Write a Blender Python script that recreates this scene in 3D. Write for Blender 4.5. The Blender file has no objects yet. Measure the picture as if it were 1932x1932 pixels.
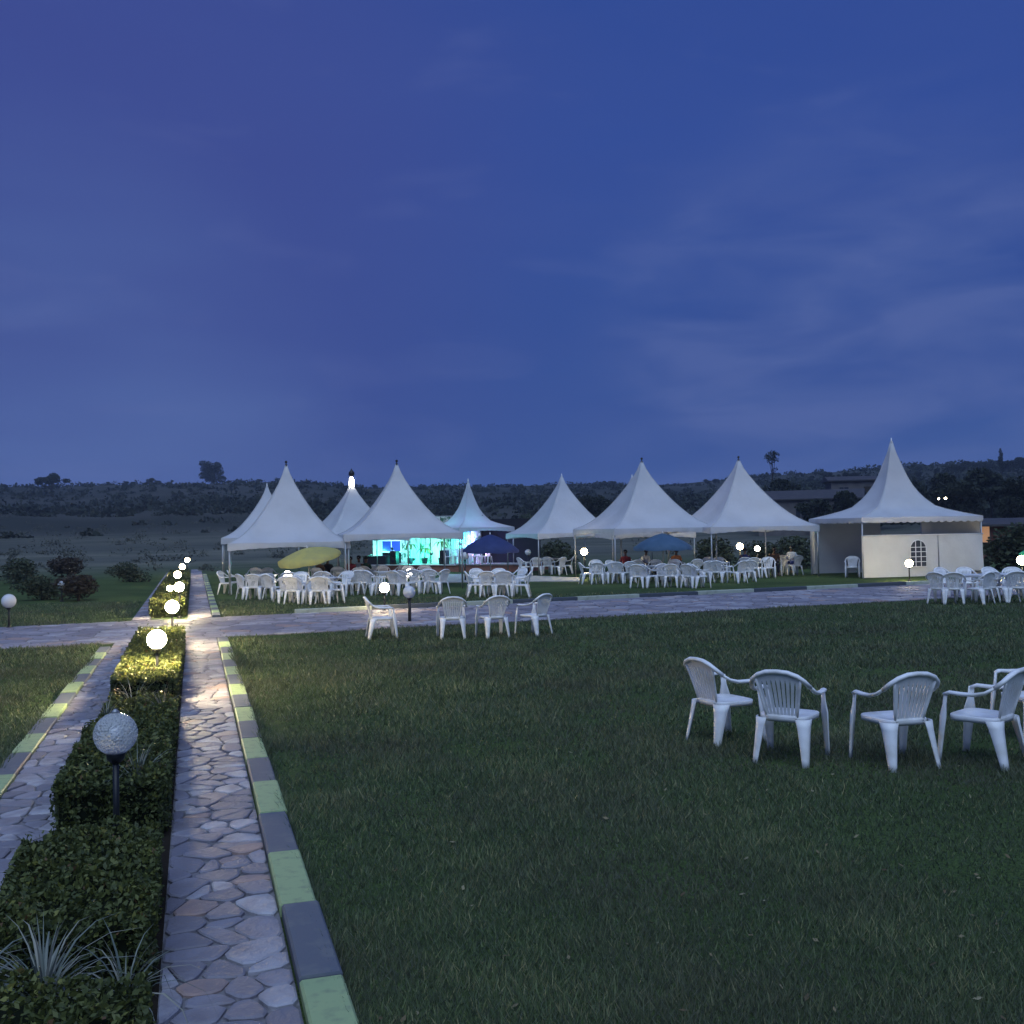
import bpy, math, random
import numpy as np
from math import sin, cos, pi, radians, sqrt, atan2
from mathutils import Vector, Matrix
random.seed(7); RNG = np.random.default_rng(7)
S = bpy.context.scene
COL = S.collection
# ------------------------------------------------------------------ camera
H = 2.15; FP = 1932.0
YAW, PITCH, ROLL = radians(17.28), radians(1.04), radians(1.0)
F = Vector((sin(YAW)*cos(PITCH), cos(YAW)*cos(PITCH), sin(PITCH)))
R0 = Vector((cos(YAW), -sin(YAW), 0)); U0 = R0.cross(F)
RR = R0*cos(ROLL) - U0*sin(ROLL); UU = R0*sin(ROLL) + U0*cos(ROLL)
cam = bpy.data.cameras.new('camera'); co = bpy.data.objects.new('camera', cam); COL.objects.link(co)
M3 = Matrix((RR, UU, -F)).transposed()
co.matrix_world = Matrix.Translation((0, 0, H)) @ M3.to_4x4()
cam.sensor_width = 36; cam.lens = 36.0; cam.clip_end = 8000; cam.clip_start = .05
S.camera = co
S.render.resolution_x = S.render.resolution_y = 1024
# ------------------------------------------------------------------ sky, sun, exposure
def ray_dir(x, y): return F + RR*((x-966)/FP) + UU*((966-y)/FP)
W = bpy.data.worlds.new('World'); S.world = W; W.use_nodes = True
nt = W.node_tree; nt.nodes.clear()
def N(t, typ, **kw):
    n = t.nodes.new(typ)
    for k, v in kw.items():
        if k.startswith('i_'): n.inputs[k[2:].replace('_', ' ')].default_value = v
        else: setattr(n, k, v)
    return n
def ramp(t, stops, fac=None, interp='LINEAR'):
    n = t.nodes.new('ShaderNodeValToRGB'); n.color_ramp.interpolation = interp
    e = n.color_ramp.elements
    while len(e) > 1: e.remove(e[-1])
    e[0].position = stops[0][0]; e[0].color = (*stops[0][1], 1) if len(stops[0][1]) == 3 else stops[0][1]
    for p, c in stops[1:]:
        x = e.new(p); x.color = (*c, 1)
    if fac is not None: t.links.new(fac, n.inputs[0])
    return n
def mixc(t, fac, a, b, mode='MIX'):
    n = t.nodes.new('ShaderNodeMix'); n.data_type = 'RGBA'; n.blend_type = mode
    for s, v in ((n.inputs[0], fac), (n.inputs[6], a), (n.inputs[7], b)):
        if isinstance(v, (int, float)): s.default_value = v
        elif isinstance(v, tuple): s.default_value = (*v, 1)
        else: t.links.new(v, s)
    return n.outputs[2]
out = N(nt, 'ShaderNodeOutputWorld'); bg = N(nt, 'ShaderNodeBackground'); nt.links.new(bg.outputs[0], out.inputs[0])
tc = N(nt, 'ShaderNodeTexCoord'); sx = N(nt, 'ShaderNodeSeparateXYZ'); nt.links.new(tc.outputs['Generated'], sx.inputs[0])
ns = N(nt, 'ShaderNodeTexSky', sky_type='NISHITA', sun_disc=False, sun_elevation=radians(2.0), sun_rotation=radians(197), altitude=1100)
g = ramp(nt, [(0.0, (.050, .112, .335)), (.07, (.040, .094, .312)), (.18, (.033, .078, .298)), (.35, (.032, .074, .308)), (.55, (.024, .062, .285)), (1, (.022, .055, .27))], sx.outputs[2])
mp = N(nt, 'ShaderNodeMapping'); mp.inputs['Scale'].default_value = (1.0, 1.0, 4.5); mp.inputs['Rotation'].default_value = (radians(6), radians(-14), 0)
nt.links.new(tc.outputs['Generated'], mp.inputs[0])
n1 = N(nt, 'ShaderNodeTexNoise'); n1.inputs['Scale'].default_value = 2.1; n1.inputs['Detail'].default_value = 6; n1.inputs['Roughness'].default_value = .55; n1.inputs['Distortion'].default_value = .5
nt.links.new(mp.outputs[0], n1.inputs[0])
c1 = ramp(nt, [(.42, (0, 0, 0)), (.72, (1, 1, 1))], n1.outputs[0])
mp2 = N(nt, 'ShaderNodeMapping'); mp2.inputs['Scale'].default_value = (1.3, 1.3, 4.6); mp2.inputs['Rotation'].default_value = (radians(3), radians(-8), 0); mp2.inputs['Location'].default_value = (3.1, .4, 1.2)
nt.links.new(tc.outputs['Generated'], mp2.inputs[0])
n2 = N(nt, 'ShaderNodeTexNoise'); n2.inputs['Scale'].default_value = 4.6; n2.inputs['Detail'].default_value = 5; n2.inputs['Roughness'].default_value = .5; n2.inputs['Distortion'].default_value = .45
nt.links.new(mp2.outputs[0], n2.inputs[0])
c2 = ramp(nt, [(.56, (0, 0, 0)), (.80, (1, 1, 1))], n2.outputs[0])
def scal(t, a, f, b=None):
    n = N(t, 'ShaderNodeMath', operation='MULTIPLY'); t.links.new(a, n.inputs[0])
    if b is None: n.inputs[1].default_value = f
    else: t.links.new(b, n.inputs[1])
    return n.outputs[0]
# broad purple veil, low bank of paler cloud, a few thin streaks
def dirmask(vx, vy, vz, lo, hi):
    d = N(nt, 'ShaderNodeVectorMath', operation='DOT_PRODUCT'); nt.links.new(tc.outputs['Generated'], d.inputs[0]); d.inputs[1].default_value = Vector((vx, vy, vz)).normalized()
    return ramp(nt, [(lo, (0, 0, 0)), (hi, (1, 1, 1))], d.outputs['Value'], 'EASE').outputs[0]
n0 = N(nt, 'ShaderNodeTexNoise'); n0.inputs['Scale'].default_value = 1.3; n0.inputs['Detail'].default_value = 3; nt.links.new(mp.outputs[0], n0.inputs[0])
c0 = ramp(nt, [(.35, (0, 0, 0)), (.68, (1, 1, 1))], n0.outputs[0])
s0 = mixc(nt, scal(nt, c0.outputs[0], .25), g.outputs[0], (.028, .058, .262))
vL = ray_dir(-60, 350); s0 = mixc(nt, scal(nt, dirmask(*vL, .84, 1.0), .6), s0, (.056, .070, .268))
s1 = mixc(nt, scal(nt, c1.outputs[0], .25), s0, (.050, .085, .31))
vR = ray_dir(1640, 720); mR = dirmask(*vR, .955, .998)
s1 = mixc(nt, scal(nt, mR, 0, ramp(nt, [(.36, (0, 0, 0)), (.62, (.5, .5, .5))], n2.outputs[0]).outputs[0]), s1, (.098, .145, .37))
vL2 = ray_dir(60, 830); s1 = mixc(nt, scal(nt, scal(nt, dirmask(*vL2, .95, .999), .8), 0, c0.outputs[0]), s1, (.085, .145, .38))
s2 = mixc(nt, scal(nt, c2.outputs[0], .16), s1, (.15, .19, .43))
add = mixc(nt, .001, s2, ns.outputs[0], 'ADD')
nt.links.new(add, bg.inputs[0]); bg.inputs[1].default_value = 1.0
sun = bpy.data.lights.new('sun', 'SUN'); so = bpy.data.objects.new('sun', sun); COL.objects.link(so)
sun.energy = 2.15; sun.angle = radians(70); sun.color = (.60, .79, 1.0)
sd = Vector((sin(radians(197))*cos(radians(58)), cos(radians(197))*cos(radians(58)), sin(radians(58))))
so.rotation_euler = (-sd).to_track_quat('-Z', 'Y').to_euler()
vs = S.view_settings; vs.view_transform = 'Standard'; vs.look = 'None'; vs.exposure = 0; vs.gamma = 1; vs.use_curve_mapping = False

# ------------------------------------------------------------------ helpers
def ray(x, y): return F + RR*((x-966)/FP) + UU*((966-y)/FP)
def P(x, y, z=0.0):
    d = ray(x, y); t = (z-H)/d.z
    return Vector((d.x*t, d.y*t, z))
def PD(x, depth):
    """ground point at camera depth whose image column is x"""
    d = ray(x, 1000); k = depth/ d.dot(F); return Vector((d.x*k, d.y*k, 0))
def tag(o, label=None, cat=None, group=None, kind=None):
    if label: o['label'] = label
    if cat: o['category'] = cat
    if group: o['group'] = group
    if kind: o['kind'] = kind
    return o
class MB:
    def __init__(s): s.v = []; s.f = []; s.mi = []
    def add(s, vs, fs, m=0):
        b = len(s.v); s.v += [tuple(p) for p in vs]; s.f += [tuple(i+b for i in f) for f in fs]; s.mi += [m]*len(fs); return s
    def box(s, x0, y0, z0, x1, y1, z1, m=0):
        return s.add([(x0,y0,z0),(x1,y0,z0),(x1,y1,z0),(x0,y1,z0),(x0,y0,z1),(x1,y0,z1),(x1,y1,z1),(x0,y1,z1)],
                     [(0,3,2,1),(4,5,6,7),(0,1,5,4),(1,2,6,5),(2,3,7,6),(3,0,4,7)], m)
    def tube(s, pts, rad, n=8, m=0, flat=1.0, up=(0,0,1)):
        pts = [Vector(p) for p in pts]; k = len(pts)
        if not hasattr(rad, '__len__'): rad = [rad]*k
        vs = []
        for i, p in enumerate(pts):
            d = (pts[min(i+1, k-1)]-pts[max(i-1, 0)]).normalized()
            a = d.cross(Vector(up))
            if a.length < .05: a = d.cross(Vector((1, 0, 0)))
            a.normalize(); b = a.cross(d).normalized()
            for j in range(n):
                t = 2*pi*j/n; vs.append(p + a*cos(t)*rad[i] + b*sin(t)*rad[i]*flat)
        fs = [(i*n+j, i*n+(j+1) % n, (i+1)*n+(j+1) % n, (i+1)*n+j) for i in range(k-1) for j in range(n)]
        fs += [tuple(range(n-1, -1, -1)), tuple((k-1)*n+j for j in range(n))]
        return s.add(vs, fs, m)
    def lathe(s, prof, n=16, c=(0, 0, 0), m=0):
        vs = []; 
        for r, z in prof:
            for j in range(n):
                t = 2*pi*j/n; vs.append((c[0]+r*cos(t), c[1]+r*sin(t), c[2]+z))
        k = len(prof)
        fs = [(i*n+j, i*n+(j+1) % n, (i+1)*n+(j+1) % n, (i+1)*n+j) for i in range(k-1) for j in range(n)]
        fs += [tuple(range(n-1, -1, -1)), tuple((k-1)*n+j for j in range(n))]
        return s.add(vs, fs, m)
    def mesh(s, name, mats, smooth=False):
        me = bpy.data.meshes.new(name); me.from_pydata(s.v, [], s.f)
        if not isinstance(mats, (list, tuple)): mats = [mats]
        for m in mats: me.materials.append(m)
        me.polygons.foreach_set('material_index', s.mi)
        if smooth: me.polygons.foreach_set('use_smooth', [True]*len(s.f))
        me.update(); return me
    def build(s, name, mats, parent=None, smooth=False, loc=None):
        o = bpy.data.objects.new(name, s.mesh(name, mats, smooth)); COL.objects.link(o)
        if parent: o.parent = parent
        if loc is not None: o.location = loc
        return o
def link(name, me, parent=None, loc=None, rz=None):
    o = bpy.data.objects.new(name, me); COL.objects.link(o)
    if parent: o.parent = parent
    if loc is not None: o.location = loc
    if rz is not None: o.rotation_euler = (0, 0, rz)
    return o
def empty(name, loc=(0, 0, 0), rz=0):
    o = bpy.data.objects.new(name, None); o.empty_display_size = .2; COL.objects.link(o); o.location = loc; o.rotation_euler = (0, 0, rz); return o
def copy_tree(o, parent=None):
    c = o.copy(); COL.objects.link(c); c.parent = parent
    for ch in list(o.children): copy_tree(ch, c)
    return c
def npmesh(name, V, nv, mats, tone=None, attr='tone'):
    """V: (nfaces*nv,3) separate polygons"""
    V = np.asarray(V, dtype=np.float32).reshape(-1, 3); nf = len(V)//nv
    me = bpy.data.meshes.new(name); me.vertices.add(len(V)); me.vertices.foreach_set('co', V.ravel())
    me.loops.add(len(V)); me.loops.foreach_set('vertex_index', np.arange(len(V), dtype=np.int32))
    me.polygons.add(nf); me.polygons.foreach_set('loop_start', np.arange(nf, dtype=np.int32)*nv)
    if tone is not None:
        a = me.attributes.new(attr, 'FLOAT', 'FACE'); a.data.foreach_set('value', np.asarray(tone, dtype=np.float32))
    me.materials.append(mats); me.update(calc_edges=True); return me

# ------------------------------------------------------------------ materials
def mat(name, col, rough=.6, spec=.3, noise=None, bump=None, trans=0, metal=0, sss=None, emit=None, es=0, coord='Object'):
    m = bpy.data.materials.new(name); m.use_nodes = True; t = m.node_tree; b = t.nodes['Principled BSDF']
    b.inputs['Roughness'].default_value = rough; b.inputs['Specular IOR Level'].default_value = spec; b.inputs['Metallic'].default_value = metal
    b.inputs['Base Color'].default_value = (*col, 1)
    tcn = None
    if noise or bump:
        tcn = N(t, 'ShaderNodeTexCoord')
    if noise:
        sc, col2, lo, hi = noise
        n = N(t, 'ShaderNodeTexNoise'); n.inputs['Scale'].default_value = sc; n.inputs['Detail'].default_value = 5; t.links.new(tcn.outputs[coord], n.inputs[0])
        r = ramp(t, [(lo, (0, 0, 0)), (hi, (1, 1, 1))], n.outputs[0]); t.links.new(mixc(t, r.outputs[0], col, col2), b.inputs['Base Color'])
    if bump:
        sc, st, dist = bump
        n = N(t, 'ShaderNodeTexNoise'); n.inputs['Scale'].default_value = sc; n.inputs['Detail'].default_value = 4; t.links.new(tcn.outputs[coord], n.inputs[0])
        bp = N(t, 'ShaderNodeBump'); bp.inputs['Strength'].default_value = st; bp.inputs['Distance'].default_value = dist
        t.links.new(n.outputs[0], bp.inputs['Height']); t.links.new(bp.outputs[0], b.inputs['Normal'])
    if trans: b.inputs['Transmission Weight'].default_value = trans
    if emit: b.inputs['Emission Color'].default_value = (*emit, 1); b.inputs['Emission Strength'].default_value = es
    return m
def tonemat(name, stops, rough=.6, spec=.25, translucent=0, bump=None, var=None):
    m = bpy.data.materials.new(name); m.use_nodes = True; t = m.node_tree; b = t.nodes['Principled BSDF']
    a = N(t, 'ShaderNodeAttribute', attribute_name='tone')
    r = ramp(t, stops, a.outputs['Fac']); c = r.outputs[0]
    tcn = N(t, 'ShaderNodeTexCoord')
    if var:
        sc, c2, lo, hi, amt = var
        n = N(t, 'ShaderNodeTexNoise'); n.inputs['Scale'].default_value = sc; n.inputs['Detail'].default_value = 4; t.links.new(tcn.outputs['Object'], n.inputs[0])
        rr = ramp(t, [(lo, (0, 0, 0)), (hi, (1, 1, 1))], n.outputs[0]); c = mixc(t, scal(t, rr.outputs[0], amt), c, c2)
    t.links.new(c, b.inputs['Base Color']); b.inputs['Roughness'].default_value = rough; b.inputs['Specular IOR Level'].default_value = spec
    if bump:
        sc, st, dist = bump
        n = N(t, 'ShaderNodeTexNoise'); n.inputs['Scale'].default_value = sc; n.inputs['Detail'].default_value = 5; t.links.new(tcn.outputs['Object'], n.inputs[0])
        bp = N(t, 'ShaderNodeBump'); bp.inputs['Strength'].default_value = st; bp.inputs['Distance'].default_value = dist
        t.links.new(n.outputs[0], bp.inputs['Height']); t.links.new(bp.outputs[0], b.inputs['Normal'])
    if translucent:
        tr = N(t, 'ShaderNodeBsdfTranslucent'); t.links.new(c, tr.inputs[0]); mx = N(t, 'ShaderNodeMixShader'); mx.inputs[0].default_value = translucent
        o = t.nodes['Material Output']; t.links.new(b.outputs[0], mx.inputs[1]); t.links.new(tr.outputs[0], mx.inputs[2]); t.links.new(mx.outputs[0], o.inputs[0])
    return m
M = {}
M['plastic'] = mat('white_plastic', (.84, .84, .86), .36, .45, noise=(5, (.60, .59, .55), .46, .74), bump=(60, .08, .002))
M['table'] = mat('table_plastic', (.66, .66, .68), .45, .4, noise=(6, (.5, .5, .5), .55, .85))
M['black'] = mat('black_metal', (.012, .013, .015), .4, .4)
M['steel'] = mat('pole_steel', (.35, .36, .38), .4, .5, metal=.6)
M['white'] = mat('white_paint', (.75, .75, .77), .5, .3)
def litmat(name, strength, col=(1, .80, .45)):
    m = mat(name, (.9, .88, .8), .3, .4); t = m.node_tree; b = t.nodes['Principled BSDF']
    lw = N(t, 'ShaderNodeLayerWeight'); lw.inputs[0].default_value = .5
    r_ = ramp(t, [(0, (1, 1, 1)), (.55, (.6, .6, .6)), (.86, (.006, .006, .006)), (1, (.003, .003, .003))], lw.outputs['Facing'])
    b.inputs['Emission Color'].default_value = (*col, 1); t.links.new(scal(t, r_.outputs[0], strength), b.inputs['Emission Strength']); return m
M['lit'] = litmat('lit_globe', 700)
M['lit3'] = litmat('softer_lit_globe', 170)
M['lit2'] = mat('small_lit_globe', (.9, .88, .8), .3, .4, emit=(1, .93, .78), es=25)
M['blue'] = mat('blue_canvas', (.025, .038, .12), .7, .2, noise=(3, (.035, .05, .15), .4, .7))
M['blue2'] = mat('faded_blue_canvas', (.05, .10, .17), .7, .2, noise=(3, (.065, .12, .2), .4, .7))
M['yellow'] = mat('yellow_canvas', (.46, .40, .12), .7, .2, noise=(3, (.36, .33, .13), .4, .7))
M['green'] = mat('green_canvas', (.05, .4, .22), .7, .2)
M['kgreen'] = mat('green_kerb_paint', (.31, .40, .21), .65, .2, noise=(14, (.22, .27, .17), .50, .75), bump=(60, .3, .004))
M['kdark'] = mat('dark_kerb_paint', (.11, .125, .16), .7, .2, noise=(9, (.16, .17, .18), .5, .8), bump=(60, .3, .004))
M['kblack'] = mat('black_kerb_paint', (.065, .078, .10), .7, .2, noise=(5, (.08, .085, .09), .55, .8))
M['kpale'] = mat('faded_kerb_paint', (.36, .40, .34), .65, .2, noise=(5, (.24, .27, .22), .5, .8), bump=(60, .3, .004))
M['mortar'] = mat('path_mortar', (.20, .19, .21), .9, .1, noise=(14, (.10, .10, .10), .45, .7), bump=(50, .5, .01))
M['concrete'] = mat('pale_concrete', (.42, .41, .38), .8, .15, noise=(2, (.3, .29, .27), .45, .7), bump=(30, .2, .004))
M['bark'] = mat('bark', (.06, .045, .035), .9, .1, noise=(8, (.03, .025, .02), .4, .6), bump=(20, .5, .02))
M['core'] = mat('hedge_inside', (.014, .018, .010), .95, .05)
M['brick'] = mat('stage_brick', (.32, .15, .11), .8, .15, noise=(4, (.22, .11, .09), .4, .7))
M['deck'] = mat('stage_deck', (.30, .28, .27), .6, .2, noise=(3, (.2, .2, .2), .4, .7))
M['drape'] = mat('white_drape', (.75, .75, .75), .7, .2)
M['drape2'] = mat('patterned_drape', (.70, .72, .66), .7, .2, noise=(5, (.10, .22, .14), .50, .58))
M['drape3'] = mat('grey_blue_drape', (.28, .34, .46), .7, .2, noise=(4, (.5, .55, .6), .5, .6))
M['dark'] = mat('dark_cloth', (.02, .022, .03), .8, .1)
M['wall'] = mat('house_plaster', (.16, .145, .14), .85, .1, noise=(1.2, (.11, .10, .10), .4, .7))
M['roof'] = mat('roof_sheet', (.05, .05, .055), .6, .2, noise=(2, (.08, .07, .07), .4, .7))
M['redwall'] = mat('red_house_wall', (.20, .075, .055), .85, .1, noise=(1.5, (.12, .06, .05), .4, .7))
M['glass'] = mat('dark_pane', (.02, .025, .035), .1, .5)
M['warmwin'] = mat('lit_window', (.3, .2, .1), .4, .3, emit=(1, .5, .25), es=.35)
M['farlight'] = mat('far_bulb', (.9, .8, .6), .4, .3, emit=(1, .85, .55), es=30)
M['skin'] = mat('skin', (.10, .055, .035), .5, .3)
M['hair'] = mat('hair', (.008, .007, .007), .7, .2)
M['pvc'] = mat('clear_window_sheet', (.05, .055, .07), .25, .5)
# canopy fabric
def fabric(name, col, tl=.25):
    m = mat(name, col, .55, .25, noise=(1.1, tuple(c*.86 for c in col), .40, .75), bump=(2.6, .45, .05)); t = m.node_tree; b = t.nodes['Principled BSDF']
    tr = N(t, 'ShaderNodeBsdfTranslucent'); tr.inputs[0].default_value = (*[c*.8 for c in col], 1); mx = N(t, 'ShaderNodeMixShader'); mx.inputs[0].default_value = tl
    o = t.nodes['Material Output']; t.links.new(b.outputs[0], mx.inputs[1]); t.links.new(tr.outputs[0], mx.inputs[2]); t.links.new(mx.outputs[0], o.inputs[0]); return m
M['canvas'] = fabric('white_tent_canvas', (.555, .565, .61), .13)
M['sidewall'] = fabric('white_sidewall_canvas', (.66, .66, .66), .10)
# clear faceted globe
m = bpy.data.materials.new('clear_globe'); m.use_nodes = True; t = m.node_tree; b = t.nodes['Principled BSDF']
b.inputs['Base Color'].default_value = (.82, .83, .85, 1); b.inputs['Roughness'].default_value = .08; b.inputs['Transmission Weight'].default_value = .6; b.inputs['IOR'].default_value = 1.12
tcn = N(t, 'ShaderNodeTexCoord'); vo = N(t, 'ShaderNodeTexVoronoi'); vo.inputs['Scale'].default_value = 60; t.links.new(tcn.outputs['Object'], vo.inputs[0])
gr_ = ramp(t, [(.05, (.45, .47, .52)), (.35, (.92, .93, .95))], vo.outputs[0]); t.links.new(gr_.outputs[0], b.inputs['Base Color'])  # glass sparkle painted into the base colour as dark and pale cells
bp = N(t, 'ShaderNodeBump'); bp.inputs['Strength'].default_value = 1; bp.inputs['Distance'].default_value = .012; t.links.new(vo.outputs[0], bp.inputs['Height']); t.links.new(bp.outputs[0], b.inputs['Normal'])
M['clear'] = m
M['frost'] = mat('unlit_white_globe', (.66, .68, .72), .25, .5, trans=.15)
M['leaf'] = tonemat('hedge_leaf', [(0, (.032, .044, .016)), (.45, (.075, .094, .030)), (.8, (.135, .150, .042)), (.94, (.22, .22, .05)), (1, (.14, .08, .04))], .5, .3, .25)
M['treeleaf'] = tonemat('tree_leaf', [(0, (.018, .024, .017)), (.5, (.026, .034, .021)), (1, (.04, .044, .03))], .7, .15, .15)
M['scrub'] = tonemat('scrub_leaf', [(0, (.06, .065, .05)), (.5, (.09, .095, .075)), (1, (.14, .14, .11))], .8, .1, .15)
M['bushleaf'] = tonemat('bush_leaf', [(0, (.03, .04, .025)), (.5, (.055, .07, .04)), (1, (.09, .10, .06))], .7, .15, .15)
M['redleaf'] = tonemat('reddish_bush_leaf', [(0, (.03, .026, .02)), (.5, (.055, .04, .032)), (1, (.06, .055, .035))], .7, .15, .15)
M['blade'] = tonemat('grass_blade', [(0, (.032, .052, .022)), (.5, (.088, .132, .048)), (.85, (.15, .19, .072)), (1, (.30, .28, .13))], .5, .3, .3,
                     var=(.55, (.085, .09, .05), .45, .65, .75))
M['blade'].node_tree.nodes['Principled BSDF'].inputs['Sheen Weight'].default_value = .35
M['spike'] = tonemat('pale_spiky_leaf', [(0, (.12, .15, .13)), (.5, (.24, .26, .22)), (1, (.40, .38, .30))], .45, .35, .2)
M['stone'] = tonemat('flagstone', [(0, (.16, .155, .19)), (.3, (.21, .20, .24)), (.62, (.27, .26, .31)), (.90, (.42, .41, .45)), (.94, (.36, .27, .25)), (1, (.34, .23, .20))],
                     .62, .35, 0, bump=(26, .6, .02), var=(5, (.19, .17, .19), .40, .66, .75))
# ground: lawn near, rough fields further out
m = bpy.data.materials.new('ground'); m.use_nodes = True; t = m.node_tree; b = t.nodes['Principled BSDF']; b.inputs['Roughness'].default_value = .95; b.inputs['Specular IOR Level'].default_value = .05
tcn = N(t, 'ShaderNodeTexCoord')
def nz_(sc, lo, hi, det=5, vec=None):
    n = N(t, 'ShaderNodeTexNoise'); n.inputs['Scale'].default_value = sc; n.inputs['Detail'].default_value = det; t.links.new(vec or tcn.outputs['Object'], n.inputs[0])
    return ramp(t, [(lo, (0, 0, 0)), (hi, (1, 1, 1))], n.outputs[0]).outputs[0]
lawn = mixc(t, nz_(.35, .4, .62), (.055, .085, .028), (.088, .128, .042))
lawn = mixc(t, scal(t, nz_(38, .45, .6), .7), lawn, (.022, .034, .018))
lawn = mixc(t, scal(t, nz_(6, .5, .7), .5), lawn, (.05, .08, .035))
mpg = N(t, 'ShaderNodeMapping'); mpg.inputs['Scale'].default_value = (1, 2.4, 1); t.links.new(tcn.outputs['Object'], mpg.inputs[0])
field = mixc(t, nz_(.02, .42, .58, 6, mpg.outputs[0]), (.10, .105, .09), (.15, .15, .12))
field = mixc(t, scal(t, nz_(.12, .5, .62, 5, mpg.outputs[0]), .7), field, (.07, .078, .062))
vl = N(t, 'ShaderNodeVectorMath', operation='LENGTH'); t.links.new(tcn.outputs['Object'], vl.inputs[0])
mr2 = N(t, 'ShaderNodeMapRange'); mr2.inputs['From Min'].default_value = 90; mr2.inputs['From Max'].default_value = 190; t.links.new(vl.outputs['Value'], mr2.inputs[0])
field = mixc(t, mr2.outputs[0], field, mixc(t, nz_(.012, .45, .6, 6, mpg.outputs[0]), (.036, .04, .034), (.055, .056, .05)))
mr = N(t, 'ShaderNodeMapRange'); mr.inputs['From Min'].default_value = 55; mr.inputs['From Max'].default_value = 85; t.links.new(vl.outputs['Value'], mr.inputs[0])
t.links.new(mixc(t, mr.outputs[0], lawn, field), b.inputs['Base Color'])
bn = N(t, 'ShaderNodeTexNoise'); bn.inputs['Scale'].default_value = 30; bn.inputs['Detail'].default_value = 3; t.links.new(tcn.outputs['Object'], bn.inputs[0])
bp = N(t, 'ShaderNodeBump'); bp.inputs['Strength'].default_value = .8; bp.inputs['Distance'].default_value = .03; t.links.new(bn.outputs[0], bp.inputs['Height']); t.links.new(bp.outputs[0], b.inputs['Normal'])
M['ground'] = m

# ------------------------------------------------------------------ terrain
def smooth(a, b, x):
    t = min(1, max(0, (x-a)/(b-a))); return t*t*(3-2*t)
PR = [(0, 0), (72, 0), (110, .8), (150, 2.4), (300, 11.5), (430, 21.5), (520, 25.5), (620, 24.5), (800, 12), (1000, 2), (1300, 0), (2600, 0)]
def hgt(x, y):
    d = sqrt(x*x+y*y); z = 0
    for (a, za), (b_, zb) in zip(PR, PR[1:]):
        if d <= b_:
            z = za+(zb-za)*smooth(a, b_, d) if d < 200 else za+(zb-za)*(d-a)/(b_-a); break
    az = atan2(x, y)
    k = smooth(90, 400, d)
    z += k*(1.1*sin(az*9+1.3)+.7*sin(az*23+.4)+.5*sin(az*41+d*.01)+.8*sin(d*.02+az*6))
    z += k*2*smooth(.45, .85, az)*smooth(900, 500, d) if az > .45 else 0
    z *= smooth(2300, 1200, d) if d > 1200 else 1
    return z
def far(x, depth, lift=0):
    p = PD(x, depth); return Vector((p.x, p.y, hgt(p.x, p.y)+lift))
rads = [0, 2, 5, 10, 20, 35, 55]+[72+6*i for i in range(16)]+[170+14*i for i in range(40)]+[740+60*i for i in range(10)]+[1400]
NA = 240; mb = MB(); mb.v.append((0, 0, 0))
for r in rads[1:]:
    for j in range(NA):
        a = 2*pi*j/NA; x, y = r*sin(a), r*cos(a); mb.v.append((x, y, hgt(x, y)))
for j in range(NA): mb.f.append((0, 1+(j+1) % NA, 1+j)); mb.mi.append(0)
for i in range(len(rads)-2):
    for j in range(NA):
        a = 1+i*NA+j; b_ = 1+i*NA+(j+1) % NA; mb.f.append((a, b_, b_+NA, a+NA)); mb.mi.append(0)
gr = mb.build('ground', M['ground'], smooth=True); tag(gr, 'mown lawn running out to dark rough fields and low hills', kind='structure')

# ------------------------------------------------------------------ flagstone paths
def clip(poly, px, py, nx, ny):
    out = []
    for i in range(len(poly)):
        a = poly[i]; b = poly[(i+1) % len(poly)]
        da = (a[0]-px)*nx+(a[1]-py)*ny; db = (b[0]-px)*nx+(b[1]-py)*ny
        if da <= 0: out.append(a)
        if (da < 0 < db) or (db < 0 < da):
            k = da/(da-db); out.append((a[0]+(b[0]-a[0])*k, a[1]+(b[1]-a[1])*k))
    return out
def voronoi(w, l, cx, cy, rnd):
    nx = max(2, round(w/cx)); ny = max(2, round(l/cy)); g = {}
    for i in range(nx):
        for j in range(ny):
            if rnd.random() < .2: continue
            g[i, j] = ((i+.5+rnd.uniform(-.48, .48)+(.25 if j % 2 else -.25))*w/nx, (j+.5+rnd.uniform(-.5, .5))*l/ny)
    cells = []
    for (i, j), p in g.items():
        poly = [(0, 0), (w, 0), (w, l), (0, l)]
        # bound
        poly = [(max(0, p[0]-3*cx), max(0, p[1]-3*cy)), (min(w, p[0]+3*cx), max(0, p[1]-3*cy)), (min(w, p[0]+3*cx), min(l, p[1]+3*cy)), (max(0, p[0]-3*cx), min(l, p[1]+3*cy))]
        for di in range(-3, 4):
            for dj in range(-3, 4):
                q = g.get((i+di, j+dj))
                if q and (di or dj):
                    poly = clip(poly, (p[0]+q[0])/2, (p[1]+q[1])/2, q[0]-p[0], q[1]-p[1])
                    if not poly: break
            if not poly: break
        if len(poly) >= 3: cells.append(poly)
    return cells
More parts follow.
